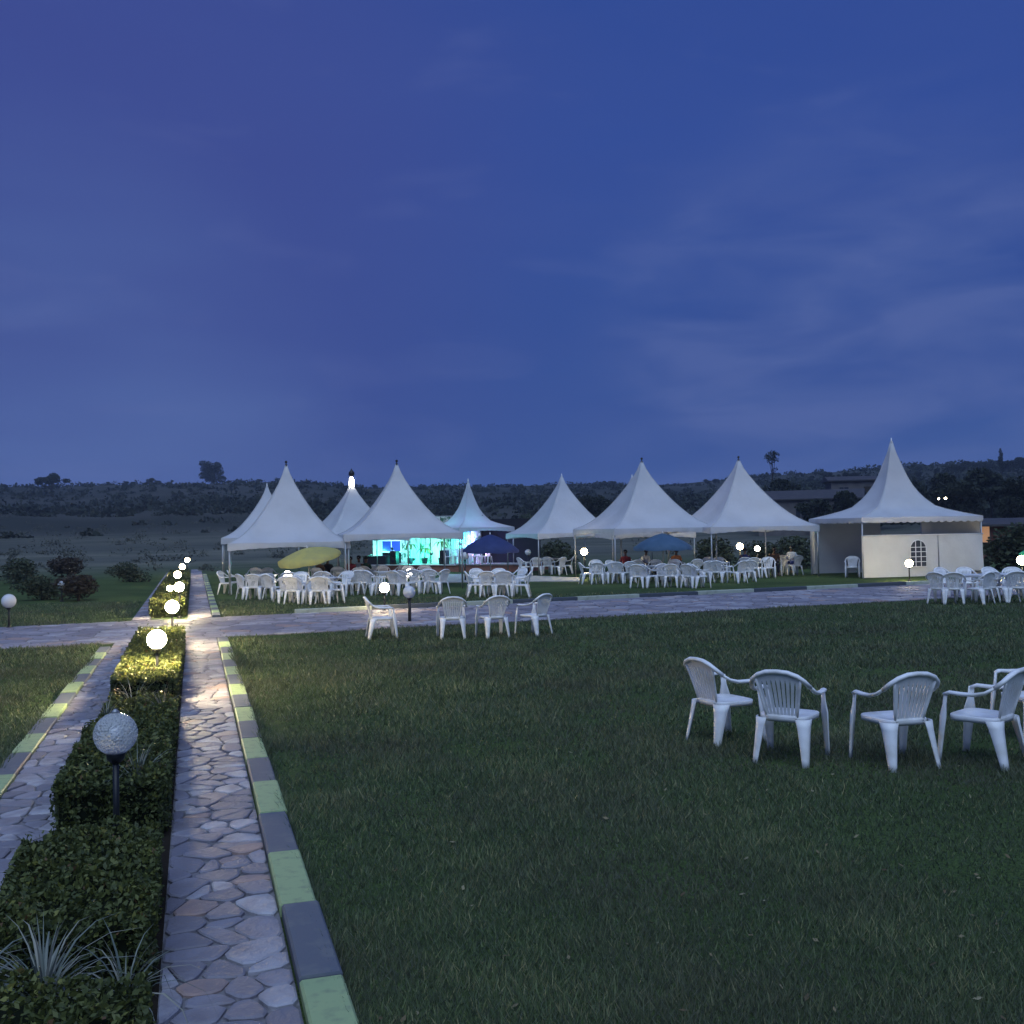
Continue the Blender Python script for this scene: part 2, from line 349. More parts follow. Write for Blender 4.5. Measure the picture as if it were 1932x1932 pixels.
def stone_verts(poly, gap, z0, z1, rnd):
    # shrink towards centroid, round corners, bevel
    cx = sum(p[0] for p in poly)/len(poly); cy = sum(p[1] for p in poly)/len(poly)
    # drop tiny edges
    q = [p for i, p in enumerate(poly) if (p[0]-poly[i-1][0])**2+(p[1]-poly[i-1][1])**2 > 4e-4]
    if len(q) < 3: return None
    rr = []
    for i in range(len(q)):
        a, b, c = q[i-1], q[i], q[(i+1) % len(q)]
        rr.append((b[0]*.80+a[0]*.20, b[1]*.80+a[1]*.20)); rr.append((b[0]*.80+c[0]*.20, b[1]*.80+c[1]*.20))
    def sh(d):
        o = []
        for x, y in rr:
            L = sqrt((x-cx)**2+(y-cy)**2)+1e-6; k = max(.3, 1-d/L); o.append((cx+(x-cx)*k, cy+(y-cy)*k))
        return o
    a = sh(gap); b = sh(gap+.012); n = len(a); tl = rnd.uniform(-.012, .012); tm = rnd.uniform(-.012, .012); hz = z1+rnd.uniform(-.006, .006)
    V = [(x, y, z0) for x, y in a]+[(x, y, hz-.007+(x-cx)*tl+(y-cy)*tm) for x, y in a]+[(x, y, hz+(x-cx)*tl+(y-cy)*tm) for x, y in b]
    Fc = [(i, (i+1) % n, n+(i+1) % n, n+i) for i in range(n)]+[(n+i, n+(i+1) % n, 2*n+(i+1) % n, 2*n+i) for i in range(n)]+[tuple(2*n+i for i in range(n))]
    return V, Fc
def stone_path(name, label, corner, u, v, w, l, cx, cy, gap, parts=300, zt=.035, seed=1, inside=None):
    """corner + u*a + v*b ; a in 0..w, b in 0..l"""
    rnd = random.Random(seed)
    base = MB(); c = [corner, corner+u*w, corner+u*w+v*l, corner+v*l]
    base.add([(p.x, p.y, -.05) for p in c]+[(p.x, p.y, .016) for p in c], [(4, 5, 6, 7), (0, 1, 5, 4), (1, 2, 6, 5), (2, 3, 7, 6), (3, 0, 4, 7)])
    po = base.build(name, M['mortar']); tag(po, label, kind='structure')
    items = []
    for poly in voronoi(w, l, cx, cy, rnd):
        sv = stone_verts(poly, gap, .010, zt, rnd)
        if not sv: continue
        V, Fc = sv; V = [corner+u*a+v*b+Vector((0, 0, z)) for a, b, z in V]
        if (V[0]-V[1]).length < 1e-4: continue
        d = sqrt(V[0].x**2+V[0].y**2)
        depth = V[0].dot(Vector((F.x, F.y, 0)))
        if inside and inside(V[0]): continue
        vis = depth > 3 and abs(V[0].dot(R0)) < depth*.56
        items.append((0 if vis else 1, d, V, Fc, min(1, max(0, rnd.random()**.9))))
    items.sort(key=lambda t: (t[0], t[1]))
    rest = MB(); tones = []
    for k, (nv, d, V, Fc, tn) in enumerate(items):
        if k < parts and nv == 0:
            o = V[0].copy(); mbs = MB().add([p-o for p in V], Fc); st = mbs.build('flagstone', M['stone'], po, loc=o)
            a = st.data.attributes.new('tone', 'FLOAT', 'FACE'); a.data.foreach_set('value', [tn]*len(Fc))
        else:
            rest.add(V, Fc); tones += [tn]*len(Fc)
    if rest.v:
        r = rest.build('flagstones', M['stone'], po); r['kind'] = 'stuff'
        a = r.data.attributes.new('tone', 'FLOAT', 'FACE'); a.data.foreach_set('value', tones)
    return po
X1, X2 = Vector((1, 0, 0)), Vector((0, 1, 0))
RN0 = P(420, 1204); RNL = P(-60, 1208)
# cross road: near edge line and far edge line taken from the photograph
na, nb = P(430, 1203), P(1932, 1122)
dirc = (nb-na).normalized(); nrm = Vector((-dirc.y, dirc.x, 0))
fa = P(1400, 1120)
wroad = (fa-na).dot(nrm)
print('ROAD', na, nb, 'dir', dirc, 'width', wroad)
def on_road(x, off=0):   # y of the near edge of the road at given world x
    return na.y + (x-na.x)*dirc.y/dirc.x + off
yr = on_road(0)
stone_path('garden_path', 'narrow flagstone path right of the hedge bed', Vector((-.18, 1.5, 0)), X1, X2, .615, yr-1.5-.05, .235, .165, .008, 300, seed=3)
stone_path('garden_path', 'narrow flagstone path left of the hedge bed', Vector((-1.55, 4.0, 0)), X1, X2, .60, on_road(-1.2)-4.05, .235, .165, .008, 300, seed=4)
rc = na - dirc*34
stone_path('cross_road', 'wide flagstone road crossing the lawn', rc, nrm, dirc, wroad, 100, .36, .5, .014, 300, .032, seed=5)
yf = on_road(0, wroad/dirc.x)
stone_path('garden_path', 'flagstone path beyond the cross road, right of the lamps', Vector((-.18, yf+.1, 0)), X1, X2, .615, 40, .42, .5, .015, 120, seed=6)
stone_path('garden_path', 'flagstone path beyond the cross road, left of the lamps', Vector((-1.55, yf+.1, 0)), X1, X2, .45, 36, .42, .5, .015, 120, seed=8)
# kerbs: blocks about a metre long, green and dark in turn
def kerb(name, label, a, b, w, first, h=.07, L=1.0, cut=None, light='kgreen'):
    d = (b-a); n = int(d.length/L); d.normalize(); s = Vector((-d.y, d.x, 0))
    root = empty(name, a); tag(root, label, kind='structure')
    rz = atan2(d.y, d.x)
    for i in range(n):
        ang = rz + random.uniform(-.004, .004); hh = h+random.uniform(-.008, .008); x1 = L-.008; be = .012
        if cut and cut(a+d*(i*L+L/2)): continue
        mb = MB(); mb.add([(0, 0, -.1), (x1, 0, -.1), (x1, w, -.1), (0, w, -.1), (0, 0, hh-be), (x1, 0, hh-be), (x1, w, hh-be), (0, w, hh-be),
                           (be*.3, be, hh), (x1-be*.3, be, hh), (x1-be*.3, w-be, hh), (be*.3, w-be, hh)],
                          [(0, 1, 5, 4), (1, 2, 6, 5), (2, 3, 7, 6), (3, 0, 4, 7), (4, 5, 9, 8), (5, 6, 10, 9), (6, 7, 11, 10), (7, 4, 8, 11), (8, 9, 10, 11)])
        k = mb.build('kerb_block', M[light] if (i+first) % 2 == 0 else M['kblack' if light == 'kpale' else 'kdark'], root, loc=d*(i*L)+s*random.uniform(-.006, .006))
        k.rotation_euler = (0, 0, ang)
    return root
kerb('kerb', 'green and dark painted kerb between the right path and the big lawn', Vector((.648, .93, 0)), Vector((.648, on_road(.6), 0)), .205, 1)
kerb('kerb', 'green and dark painted kerb left of the left path', Vector((-1.54, 4.05, 0)), Vector((-1.54, on_road(-1.8)-.2, 0)), .2, 1)
kerb('road_kerb', 'painted kerb along the far side of the cross road, right of the lamps', na+nrm*(wroad+.02)+dirc*2.4, na+nrm*(wroad+.02)+dirc*62, .2, 0, .14, 2.1, light='kpale')
kerb('road_kerb', 'painted kerb along the far side of the cross road, left of the lamps', na+nrm*(wroad+.02)-dirc*34, na+nrm*(wroad+.02)-dirc*4.6, .2, 0, .14, 2.1, light='kpale')
kerb('kerb', 'low kerb along the right of the path beyond the road', Vector((.648, yf+.3, 0)), Vector((.648, yf+32, 0)), .2, 1)
# pale concrete walk in front of the stage
pw = [P(800, 1101), P(935, 1098), P(1092, 1097.5), P(1100, 1091), P(975, 1086), P(845, 1084)]
mb = MB(); n = len(pw); mb.add([(p.x, p.y, -.05) for p in pw]+[(p.x, p.y, .03) for p in pw], [tuple(n+i for i in range(n))]+[(i, (i+1) % n, n+(i+1) % n, n+i) for i in range(n)])
tag(mb.build('concrete_walk', M['concrete']), 'pale concrete walk in front of the stage', kind='structure')

# ------------------------------------------------------------------ grass
def on_paving(x, y):
    if -1.86 < x < .70 and y < yr: return True
    r = (Vector((x, y, 0))-na).dot(nrm)
    if -.02 < r < wroad+.25: return True
    if y > yf and -2.7 < x < 1.35: return True
    return False
def grass():
    n = 640000
    u = RNG.random(n); y0, y1 = 1015.0, 1960.0
    # uniform-ish in the ground area weighted to nearer ground
    z = 3.6*(34/3.6)**(RNG.random(n)**.92); lat = (RNG.random(n)*1.3-.65)*z
    x = z*sin(YAW)+lat*cos(YAW); y = z*cos(YAW)-lat*sin(YAW)
    keep = ~(((x > -1.76) & (x < .66) & (y < yr)))
    r = (x-na.x)*nrm.x+(y-na.y)*nrm.y; keep &= ~((r > -.02) & (r < wroad+.25)); keep &= ~((y > yf) & (x > -1.65) & (x < .7))
    # patchiness
    def vn(x, y, s, sd):
        g_ = np.random.default_rng(sd).random((256, 256)); a = x/s+500; b = y/s+500; i = np.floor(a).astype(int); j = np.floor(b).astype(int); u = a-i; v = b-j; u = u*u*(3-2*u); v = v*v*(3-2*v)
        G = lambda p, q: g_[p % 256, q % 256]
        return (G(i, j)*(1-u)+G(i+1, j)*u)*(1-v)+(G(i, j+1)*(1-u)+G(i+1, j+1)*u)*v
    fr = RNG.random(n) < .012; x = np.where(fr, .640+.045*RNG.random(n), x); y = np.where(fr, 2+18*RNG.random(n)**1.6, y); z = np.where(fr, y, z)
    fr2 = RNG.random(n) < .008; x = np.where(fr2, -1.715-.045*RNG.random(n), x); y = np.where(fr2, 4+16*RNG.random(n), y); z = np.where(fr2, y, z); keep |= fr | fr2
    pat = 2.6*(.5*vn(x, y, .9, 1)+.3*vn(x, y, .28, 2)+.2*vn(x, y, 2.6, 3)-.5)
    keep &= ((pat*1.3+RNG.random(n)*2.0) > .35) | fr
    x, y, z, pat, fr, fr2 = x[keep], y[keep], z[keep], pat[keep], fr[keep], fr2[keep]; n = len(x)
    sc = np.clip(z/7, .75, 2.6)
    h = (RNG.random(n)**1.5*.046+.018)*sc**.4*(1+.55*pat)*np.where(fr | fr2, 1.6, 1); w = (.0038+.0035*RNG.random(n))*sc
    a = RNG.random(n)*2*np.pi; la = RNG.random(n)*2*np.pi; ln = h*(.25+.8*RNG.random(n))
    V = np.zeros((n, 3, 3), np.float32)
    V[:, 0, 0] = x-w*np.cos(a); V[:, 0, 1] = y-w*np.sin(a); V[:, 1, 0] = x+w*np.cos(a); V[:, 1, 1] = y+w*np.sin(a)
    V[:, 2, 0] = x+ln*np.cos(la); V[:, 2, 1] = y+ln*np.sin(la); V[:, 2, 2] = h; V[:, :2, 2] = -.004
    tone = np.clip(.42+.34*pat+RNG.normal(0, .24, n)+(RNG.random(n) < .03)*.6, 0, 1)
    o = link('grass', npmesh('grass', V, 3, M['blade'], tone)); tag(o, 'short uneven grass blades of the lawn', 'grass', kind='stuff')
grass()
def litter():
    n = 520; z = 3.8*(22/3.8)**RNG.random(n); lat = (RNG.random(n)*1.2-.6)*z; x = z*sin(YAW)+lat*cos(YAW); y = z*cos(YAW)-lat*sin(YAW)
    k = (x > .7) | (x < -1.8); k &= ((x-na.x)*nrm.x+(y-na.y)*nrm.y) < -.3; x, y = x[k], y[k]; n = len(x)
    pts = np.stack([x, y, .022+.018*RNG.random(n)], 1)
    a = RNG.random(n)*2*np.pi; s = .012+.014*RNG.random(n); u = np.stack([np.cos(a), np.sin(a), .35*RNG.normal(size=n)], 1)*s[:, None]; v = np.stack([-np.sin(a), np.cos(a), .35*RNG.normal(size=n)], 1)*s[:, None]*.5
    V = np.stack([pts-u, pts+v, pts+u, pts-v], 1).reshape(-1, 3)
    tag(link('fallen_leaves', npmesh('fallen_leaves', V, 4, tonemat('dry_leaf', [(0, (.10, .07, .04)), (.6, (.20, .16, .09)), (1, (.30, .27, .17))], .7, .2, .1), RNG.random(n))), 'small dry leaves scattered on the lawn', 'leaves', kind='stuff')
litter()

# ------------------------------------------------------------------ foliage
def leaf_cards(pts, size, jit=.4, up=0.0, asp=.55):
    n = len(pts); a = RNG.normal(size=(n, 3)); a[:, 2] *= (1-up); a /= np.linalg.norm(a, axis=1)[:, None]+1e-9
    b = RNG.normal(size=(n, 3)); b -= (b*a).sum(1)[:, None]*a; b /= np.linalg.norm(b, axis=1)[:, None]+1e-9
    s = (size*(1+jit*(RNG.random(n)*2-1)))[:, None] if np.ndim(size) == 0 else size[:, None]
    V = np.stack([pts-a*s, pts+b*s*asp, pts+a*s, pts-b*s*asp], 1); return V
def hedge(y0, y1, x0, x1, h, n, size, label, uneven=.04):
    root = empty('hedge', ((x0+x1)/2, y0, 0)); tag(root, label, 'hedge', 'hedge blocks in the bed between the paths')
    cx, cy = (x0+x1)/2, (y0+y1)/2
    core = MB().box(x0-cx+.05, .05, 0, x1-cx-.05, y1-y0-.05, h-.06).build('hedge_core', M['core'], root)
    w, l = x1-x0, y1-y0
    A = [w*l*1.4, w*h, w*h, l*h, l*h]; A = np.array(A)/sum(A); f = RNG.choice(5, n, p=A)
    p = RNG.random((n, 3)); d = np.abs(RNG.normal(0, .022, n))
    X = p[:, 0]*w; Y = p[:, 1]*l; Z = p[:, 2]**.8*h
    X = np.where(f == 3, d, np.where(f == 4, w-d, X)); Y = np.where(f == 1, d, np.where(f == 2, l-d, Y)); Z = np.where(f == 0, h-d, Z)
    wob = uneven*(np.sin(X*9+1)*np.sin(Y*7)+.6*np.sin(X*23+Y*17)); Z = Z*(1+wob/h); 
    rc_ = np.minimum(np.minimum(X, w-X), np.minimum(Y, l-Y)); Z = np.where((f == 0) & (rc_ < .06), Z-.035*(1-rc_/.06), Z)
    X += wob*.5; Y += wob*.5
    sprig = RNG.random(n) < .07; Z = Z+np.where(sprig & (f == 0), RNG.random(n)**1.5*.09, 0)
    pts = np.stack([X-w/2, Y, Z], 1)
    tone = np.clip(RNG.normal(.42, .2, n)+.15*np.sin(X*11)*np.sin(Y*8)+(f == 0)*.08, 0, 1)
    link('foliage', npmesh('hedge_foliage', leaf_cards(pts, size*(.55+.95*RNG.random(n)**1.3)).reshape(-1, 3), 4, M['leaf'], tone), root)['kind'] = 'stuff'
    return root
hedge(2.9, 4.42, -1.05, -.20, .42, 15000, .016, 'nearest clipped hedge block with yellow-tipped leaves in front of the spiky plant', .05)
hedge(5.05, 6.75, -.97, -.22, .40, 17000, .017, 'second hedge block, behind the pale spiky plant', .04)
hedge(7.75, 10.4, -.97, -.22, .42, 17000, .020, 'dark hedge block behind the clear globe lamp', .05)
hedge(10.7, 12.6, -.97, -.22, .30, 10000, .022, 'low hedge block with grassy tufts before the lamp-lit hedge', .06)
hedge(13.4, 15.6, -1.0, -.22, .42, 12000, .024, 'bright yellow-green hedge block under the second lamp', .04)
hedge(16.1, yr-1.2, -1.05, -.20, .38, 8000, .028, 'hedge block between the second lamp and the cross road', .04)
hedge(yf+1, yf+7, -1.15, -.25, .45, 9000, .035, 'hedge block just beyond the cross road', .05)
hedge(yf+8, yf+26, -1.15, -.25, .45, 9000, .05, 'long far hedge block among the distant lamps', .05)
HOLD = 1
def spiky(loc, n, L, label, wdt=.012, tilt=.9):
    root = empty('spiky_plant', loc); tag(root, label, 'plant')
    for i in range(n):
        a = random.uniform(0, 2*pi); tl = random.uniform(.15, tilt); l = L*random.uniform(.6, 1.1); w = wdt*random.uniform(.7, 1.3)
        d = Vector((cos(a), sin(a), 0)); s = Vector((-sin(a), cos(a), 0)); pts = []
        for k in range(6):
            t = k/5; ang = tl*(.55+.9*t*t); pts.append(d*(l*t*sin(ang))+Vector((0, 0, l*t*cos(ang))))
        mb = MB(); V = []
        for k, p in enumerate(pts):
            ww = w*(1-(k/5)**2*.95); nn = Vector((0, 0, .25*ww)); V += [p-s*ww, p-nn+Vector((0, 0, 0)), p+s*ww]
        mb.add(V, [(3*k, 3*k+1, 3*k+4, 3*k+3) for k in range(5)]+[(3*k+1, 3*k+2, 3*k+5, 3*k+4) for k in range(5)])
        o = mb.build('leaf', M['spike'], root, smooth=True); at = o.data.attributes.new('tone', 'FLOAT', 'FACE'); tn = random.random(); at.data.foreach_set('value', [tn]*10)
spiky((-.62, 4.70, .16), 74, .48, 'large pale spiky plant with sword leaves between the two nearest hedges', .0065, 1.35)
spiky((-.30, 4.68, .14), 34, .38, 'smaller pale spiky plant at the path edge of the hedge', .006, 1.4)
spiky((-.93, 4.75, .16), 16, .42, 'small pale spiky plant at the left end between the nearest hedges', .010, 1.1)
spiky((-.42, 8.2, .22), 42, .46, 'thin-bladed grassy plant beside the clear globe lamp', .005, .9)
spiky((-.70, 12.9, .0), 46, .55, 'tuft of grassy blades before the lamp-lit hedge', .006, .8)
spiky((-.35, 12.0, .12), 34, .45, 'grassy tuft at the right edge of the low hedge', .005, .9)
spiky((-.9, 11.6, .15), 34, .42, 'grassy tuft at the left edge of the low hedge', .005, .9)
# low litter of the bed
bed = MB(); bed.box(-.98, 1.5, -.05, -.18, yr-.1, .012); tag(bed.build('planting_bed', mat('bed_soil', (.025, .02, .016), .95, .05, bump=(30, .6, .02))), 'dark soil bed under the hedges', kind='structure')

def crown_pts(blobs, n):
    P_ = []; 
    w = np.array([b[3]*b[3]*b[4] for b in blobs]); w = w/w.sum()
    c = RNG.choice(len(blobs), n, p=w); u = RNG.normal(size=(n, 3)); u /= np.linalg.norm(u, axis=1)[:, None]
    r = RNG.random(n)**.35
    B = np.array(blobs)[c]
    return np.stack([B[:, 0]+u[:, 0]*r*B[:, 3], B[:, 1]+u[:, 1]*r*B[:, 3], B[:, 2]+u[:, 2]*r*B[:, 4]], 1)
def tree_proto(kind):
    R = random.Random(hash(kind) % 1000 + 5) if False else random.Random({'round': 1, 'acacia': 2, 'cypress': 3, 'thin': 4, 'bush': 5, 'round2': 6, 'redbush': 7, 'big': 8}[kind])
    bl = []; tr = MB()
    if kind in ('round', 'round2'):
        for i in range(15):
            a = R.uniform(0, 2*pi); q = R.uniform(.1, .36); bl.append((q*cos(a), q*sin(a), R.uniform(.38, .82)-.35*q, R.uniform(.12, .2), R.uniform(.09, .15)))
        tr.tube([(0, 0, 0), (.02, 0, .25), (0, .01, .6)], [.035, .028, .012], 6)
        for i in range(6): b = bl[i]; tr.tube([(0.01, 0, .25+.03*i), (b[0]*.6, b[1]*.6, b[2]-.1), b[:3]], [.016, .01, .004], 5)
        n, s, up = 2800, .03, 0
    elif kind == 'big':
        for cx_ in (-.2, .17):
            for i in range(11):
                a = R.uniform(0, 2*pi); zz = .16+.62*(i/10); q = .25*sqrt(max(.05, 1-((zz-.4)/.42)**2))*R.uniform(.3, 1); bl.append((cx_+q*cos(a), q*sin(a), zz-(.06 if cx_ > 0 else 0), R.uniform(.14, .2), R.uniform(.11, .16)))
        tr.tube([(0, 0, 0), (-.05, 0, .25), (-.15, .01, .6)], [.035, .028, .012], 6); tr.tube([(0, 0, .05), (.1, 0, .3), (.16, .01, .6)], [.03, .022, .01], 6)
        n, s, up = 4200, .028, 0
    elif kind == 'acacia':
        for i in range(18):
            a = R.uniform(0, 2*pi); q = R.uniform(.05, .62); bl.append((q*cos(a), q*sin(a), R.uniform(.72, .9)-.25*q, R.uniform(.15, .22), R.uniform(.07, .12)))
        tr.tube([(0, 0, 0), (.02, 0, .3), (0, .02, .62)], [.035, .03, .015], 6)
        for i in range(7): b = bl[i]; tr.tube([(0.01, 0, .3), (b[0]*.6, b[1]*.6, b[2]-.16), b[:3]], [.018, .01, .004], 5)
        n, s, up = 3200, .034, 0
    elif kind == 'cypress':
        for i in range(12): bl.append((R.uniform(-.03, .03), R.uniform(-.03, .03), .22+.07*i, .12*(1-abs(i-4)/11), .09))
        tr.tube([(0, 0, 0), (0, 0, .9)], [.025, .005], 6); n, s, up = 1500, .022, 0
    elif kind == 'thin':
        for i in range(9):
            a = R.uniform(0, 2*pi); q = R.uniform(.0, .2); bl.append((q*cos(a), q*sin(a), R.uniform(.45, .95), R.uniform(.06, .11), R.uniform(.05, .09)))
        tr.tube([(0, 0, 0), (.01, 0, .5), (0, 0, .9)], [.018, .012, .004], 6)
        for i in range(5): b = bl[i]; tr.tube([(0, 0, .35), b[:3]], [.008, .003], 5)
        n, s, up = 420, .02, 0
    else:
        for i in range(9):
            a = R.uniform(0, 2*pi); q = R.uniform(.05, .4); bl.append((q*cos(a), q*sin(a), R.uniform(.12, .62)-.2*q, R.uniform(.22, .34), R.uniform(.16, .28)))
        tr.tube([(0, 0, 0), (0, 0, .5)], [.03, .01], 6)
        for i in range(4): b = bl[i]; tr.tube([(0, 0, .1), b[:3]], [.015, .004], 5)
        n, s, up = 2000, .035, 0
    pts = crown_pts(bl, n); me = npmesh('crown', leaf_cards(pts, s, asp=.7).reshape(-1, 3), 4, {'redbush': M['redleaf'], 'bush': M['bushleaf']}.get(kind, M['treeleaf']), np.clip(RNG.normal(.45, .25, n), 0, 1))
    return tr.mesh('trunk', M['bark']), me
TP = {k: tree_proto(k) for k in ('round', 'round2', 'acacia', 'cypress', 'thin', 'bush', 'redbush', 'big')}
def tree(kind, loc, h, label, wx=1.0, name='tree', cat='tree', group='scattered trees on the hills', rz=None):
    r = empty(name, loc, random.uniform(0, 6) if rz is None else rz); r.scale = (h*wx, h*wx, h); tag(r, label, cat, group)
    link('trunk', TP[kind][0], r); c = link('crown', TP[kind][1], r); return r
tree('acacia', far(100, 330, -.5), 8.5, 'flat-topped spreading tree on the left horizon', .85)
tree('big', far(401, 430, .8), 10.3, 'large round twin-crowned tree standing alone against the sky, left', 1.12, rz=-YAW)
tree('thin', far(1460, 200, 2.5), 8.5, 'sparse see-through tree against the sky right of the tall centre tents', 1.0)
tree('cypress', far(1892, 300, 0), 8, 'narrow dark cypress against the sky at the far right', .9)
skl = [(12, 4, 'round2'), (28, 3, 'bush'), (58, 3.4, 'bush'), (238, 4.5, 'round'), (252, 3.5, 'bush'), (283, 7, 'round2'), (298, 5, 'round'), (318, 4, 'bush'), (333, 3, 'round2'), (372, 3, 'bush'),
       (455, 3, 'bush'), (490, 3.5, 'round'), (600, 3, 'bush'), (640, 4, 'bush'), (708, 4.4, 'round'), (800, 3.5, 'bush'), (848, 3, 'bush'), (940, 3, 'round'), (985, 4, 'bush'),
       (1140, 5, 'round2'), (1158, 5, 'round'), (1172, 4, 'bush'), (1320, 4, 'bush'), (1336, 5.5, 'round2'), (1352, 5, 'round'), (1500, 4, 'bush'), (1531, 5, 'round2'), (1563, 7, 'round'), (1592, 6.5, 'round2'),
       (1614, 6.5, 'round'), (1735, 6, 'round'), (1775, 7, 'round2'), (1800, 9, 'round'), (1822, 11, 'round2'), (1850, 9, 'round'), (1868, 9, 'round2'), (1910, 10, 'round'), (1930, 12, 'round2')]
LM = [(100, 'flat-topped tree'), (401, 'big round tree'), (544, 'leftmost tent peak'), (662, 'lit-tipped tent'), (746, 'second big tent peak'), (881, 'stage tent peak'), (1061, 'smaller centre tent peak'),
      (1213, 'tall centre tent peak'), (1385, 'rightmost row tent peak'), (1460, 'see-through tree'), (1680, 'walled tent peak'), (1892, 'narrow cypress')]
gl = {}
for x, h, k in skl:
    lm = min(LM, key=lambda q: abs(q[0]-x)); gl.setdefault((lm[1], 'left' if x < lm[0] else 'right'), []).append((abs(x-lm[0]), x, h, k))
for (lm, sdn), L in gl.items():
    for i, (_, x, h, k) in enumerate(sorted(L)):
        q = ['nearest', 'second nearest', 'third nearest', 'fourth nearest', 'fifth nearest', 'sixth nearest'][i]
        tree(k, far(x, 430 if x < 1400 else 330, -.4), h*(.62 if x < 1640 else .5), f'small dark skyline tree {q} on the {sdn} of the {lm}', 1.2)
# mid trees and bushes, right background and left field
mids = [('round', 1655, 120, 6, 'dark tree directly left behind the walled tent'), ('round2', 1575, 112, 6, 'dark tree in front of the grey house'), ('round', 1540, 105, 5.0, 'low dark tree between the grey house and the tents'),
        ('round2', 1760, 130, 7.5, 'dark tree behind the walled tent canopy, right side'), ('round', 1815, 110, 7, 'broad dark tree right of the walled tent'), ('round2', 1870, 125, 8, 'tall dark tree near the right edge'),
        ('round', 1925, 100, 7, 'dark tree cut by the right edge of the picture'), ('round', 1700, 170, 7.5, 'dark tree behind the walled tent peak, left side'), ('round2', 1470, 150, 8, 'dark tree behind the rightmost row tent'),
        ('round', 1120, 140, 6, 'dark tree between the two centre right tents'), ('bush', 1000, 120, 4, 'dark shrub behind the stage, right of the small tent'), ('bush', 820, 120, 4, 'dark shrub behind the row of left tents')]
for k, x, d, h, lab in mids: tree(k, far(x, d, -.2), h, lab, 1.0, group='dark trees behind the tents')
for k, x, y, h, lab in [('bush', 80, 1132, 1.1, 'round green bush on the left lawn behind the unlit lamp'), ('redbush', 148, 1134, 1.25, 'reddish bush on the left lawn right of the green bush'),
                        ('redbush', 130, 1093, 1.6, 'far reddish bush at the edge of the left lawn'), ('bush', 45, 1100, 1.5, 'far green bush at the left edge of the lawn'), ('bush', 245, 1098, 1.2, 'dark bush on the lawn halfway to the lamp row'),
                        ('bush', 1510, 1072, 2.0, 'dark green bush left of the walled tent'), ('bush', 1912, 1076, 2.6, 'tall dark hedge-like bush right of the walled tent'), ('bush', 1440, 1070, 1.7, 'shrub under the rightmost row tent'),
                        ('bush', 1060, 1072, 1.9, 'shrub behind the chairs of the centre right tent'), ('bush', 1340, 1074, 2.0, 'shrub behind the lit lamp of the right tents')]:
    p = P(x, y); tree(k, p, h, lab, 1.5, 'bush', 'bush', 'bushes around the lawn')
# woodland and scrub masses
def woods():
    pts = []; 
    for i in range(2400):
        x = random.uniform(-150, 2080); d = 125*(500/125)**random.random()
        if x < 700 and d < 200 and random.random() < .93: continue
        if 1380 < x < 1660 and d < 150: continue
        p = far(x, d); h = random.uniform(.7, 2.3)*(1.35 if x > 1640 else 1)*(.6 if d < 180 and x < 1640 else 1); w = h*random.uniform(.9, 2.2)
        n = 34; u = RNG.normal(size=(n, 3)); u /= np.linalg.norm(u, axis=1)[:, None]; u[:, 2] = np.abs(u[:, 2]); r = RNG.random(n)[:, None]**.4
        q = u*r*np.array([w, w, h])+np.array([p.x, p.y, p.z-.2]); pts.append((q, .34*h**.5, i))
    V = []; T = []
    for q, s, i in pts: V.append(leaf_cards(q, s, asp=.8).reshape(-1, 3)); T.append(np.clip(RNG.normal(.35+.3*((i*37) % 10)/10, .15, len(q)), 0, 1))
    tag(link('woodland', npmesh('woodland', np.concatenate(V), 4, M['treeleaf'], np.concatenate(T))), 'dark woods and scrub covering the hills behind the tents', 'woodland', kind='stuff')
    V = []; T = []
    for i in range(260):
        x = random.uniform(-150, 700) if i % 4 else random.uniform(700, 2000); d = random.uniform(58, 200); p = far(x, d); h = random.uniform(.3, 1.1); n = 40
        if x > 400 and d < 75: continue
        u = RNG.normal(size=(n, 3)); u /= np.linalg.norm(u, axis=1)[:, None]; u[:, 2] = np.abs(u[:, 2])
        q = u*(RNG.random(n)[:, None]**.4)*np.array([h*1.5, h*1.5, h])+np.array(p); V.append(leaf_cards(q, .12, asp=.5).reshape(-1, 3)); T.append(np.clip(RNG.normal(.6, .25, n), 0, 1))
    tag(link('scrub', npmesh('scrub', np.concatenate(V), 4, M['scrub'], np.concatenate(T))), 'low rough scrub of the field beyond the lawn', 'scrub', kind='stuff')
woods()

# ------------------------------------------------------------------ houses
def house(loc, rz, w, d, h, rise, wall, label, wins=(), lit=False):
    r = empty('house', loc, rz); tag(r, label, 'house')
    MB().box(-w/2, -d/2, -1.5, w/2, d/2, h).build('wall', wall, r)
    mb = MB(); o = .45; mb.add([(-w/2-o, -d/2-o, h), (w/2+o, -d/2-o, h), (w/2+o, d/2+o, h), (-w/2-o, d/2+o, h), (-w/2-o, 0, h+rise), (w/2+o, 0, h+rise),
        (-w/2-o, -d/2-o, h+.12), (w/2+o, -d/2-o, h+.12), (w/2+o, d/2+o, h+.12), (-w/2-o, d/2+o, h+.12)],
        [(3, 2, 1, 0), (0, 1, 7, 6), (2, 3, 9, 8), (6, 7, 5, 4), (8, 9, 4, 5), (0, 6, 4, 9, 3), (1, 2, 8, 5, 7)]); mb.build('roof', M['roof'], r)
    for i, x in enumerate(wins):
        f = MB().box(x-.6, -d/2-.06, .9, x+.6, -d/2+.02, 2.1).build('window', M['white'] if False else M['wall'], r)
        for sx_ in (-.29, .29): MB().box(x+sx_-.25, -d/2-.075, .98, x+sx_+.25, -d/2-.055, 2.02).build('pane', M['warmwin'] if lit and i == 0 else M['glass'], f)
    MB().box(w*.3-.45, -d/2-.05, 0, w*.3+.45, -d/2+.02, 2.05).build('door', M['bark'], r)
    return r
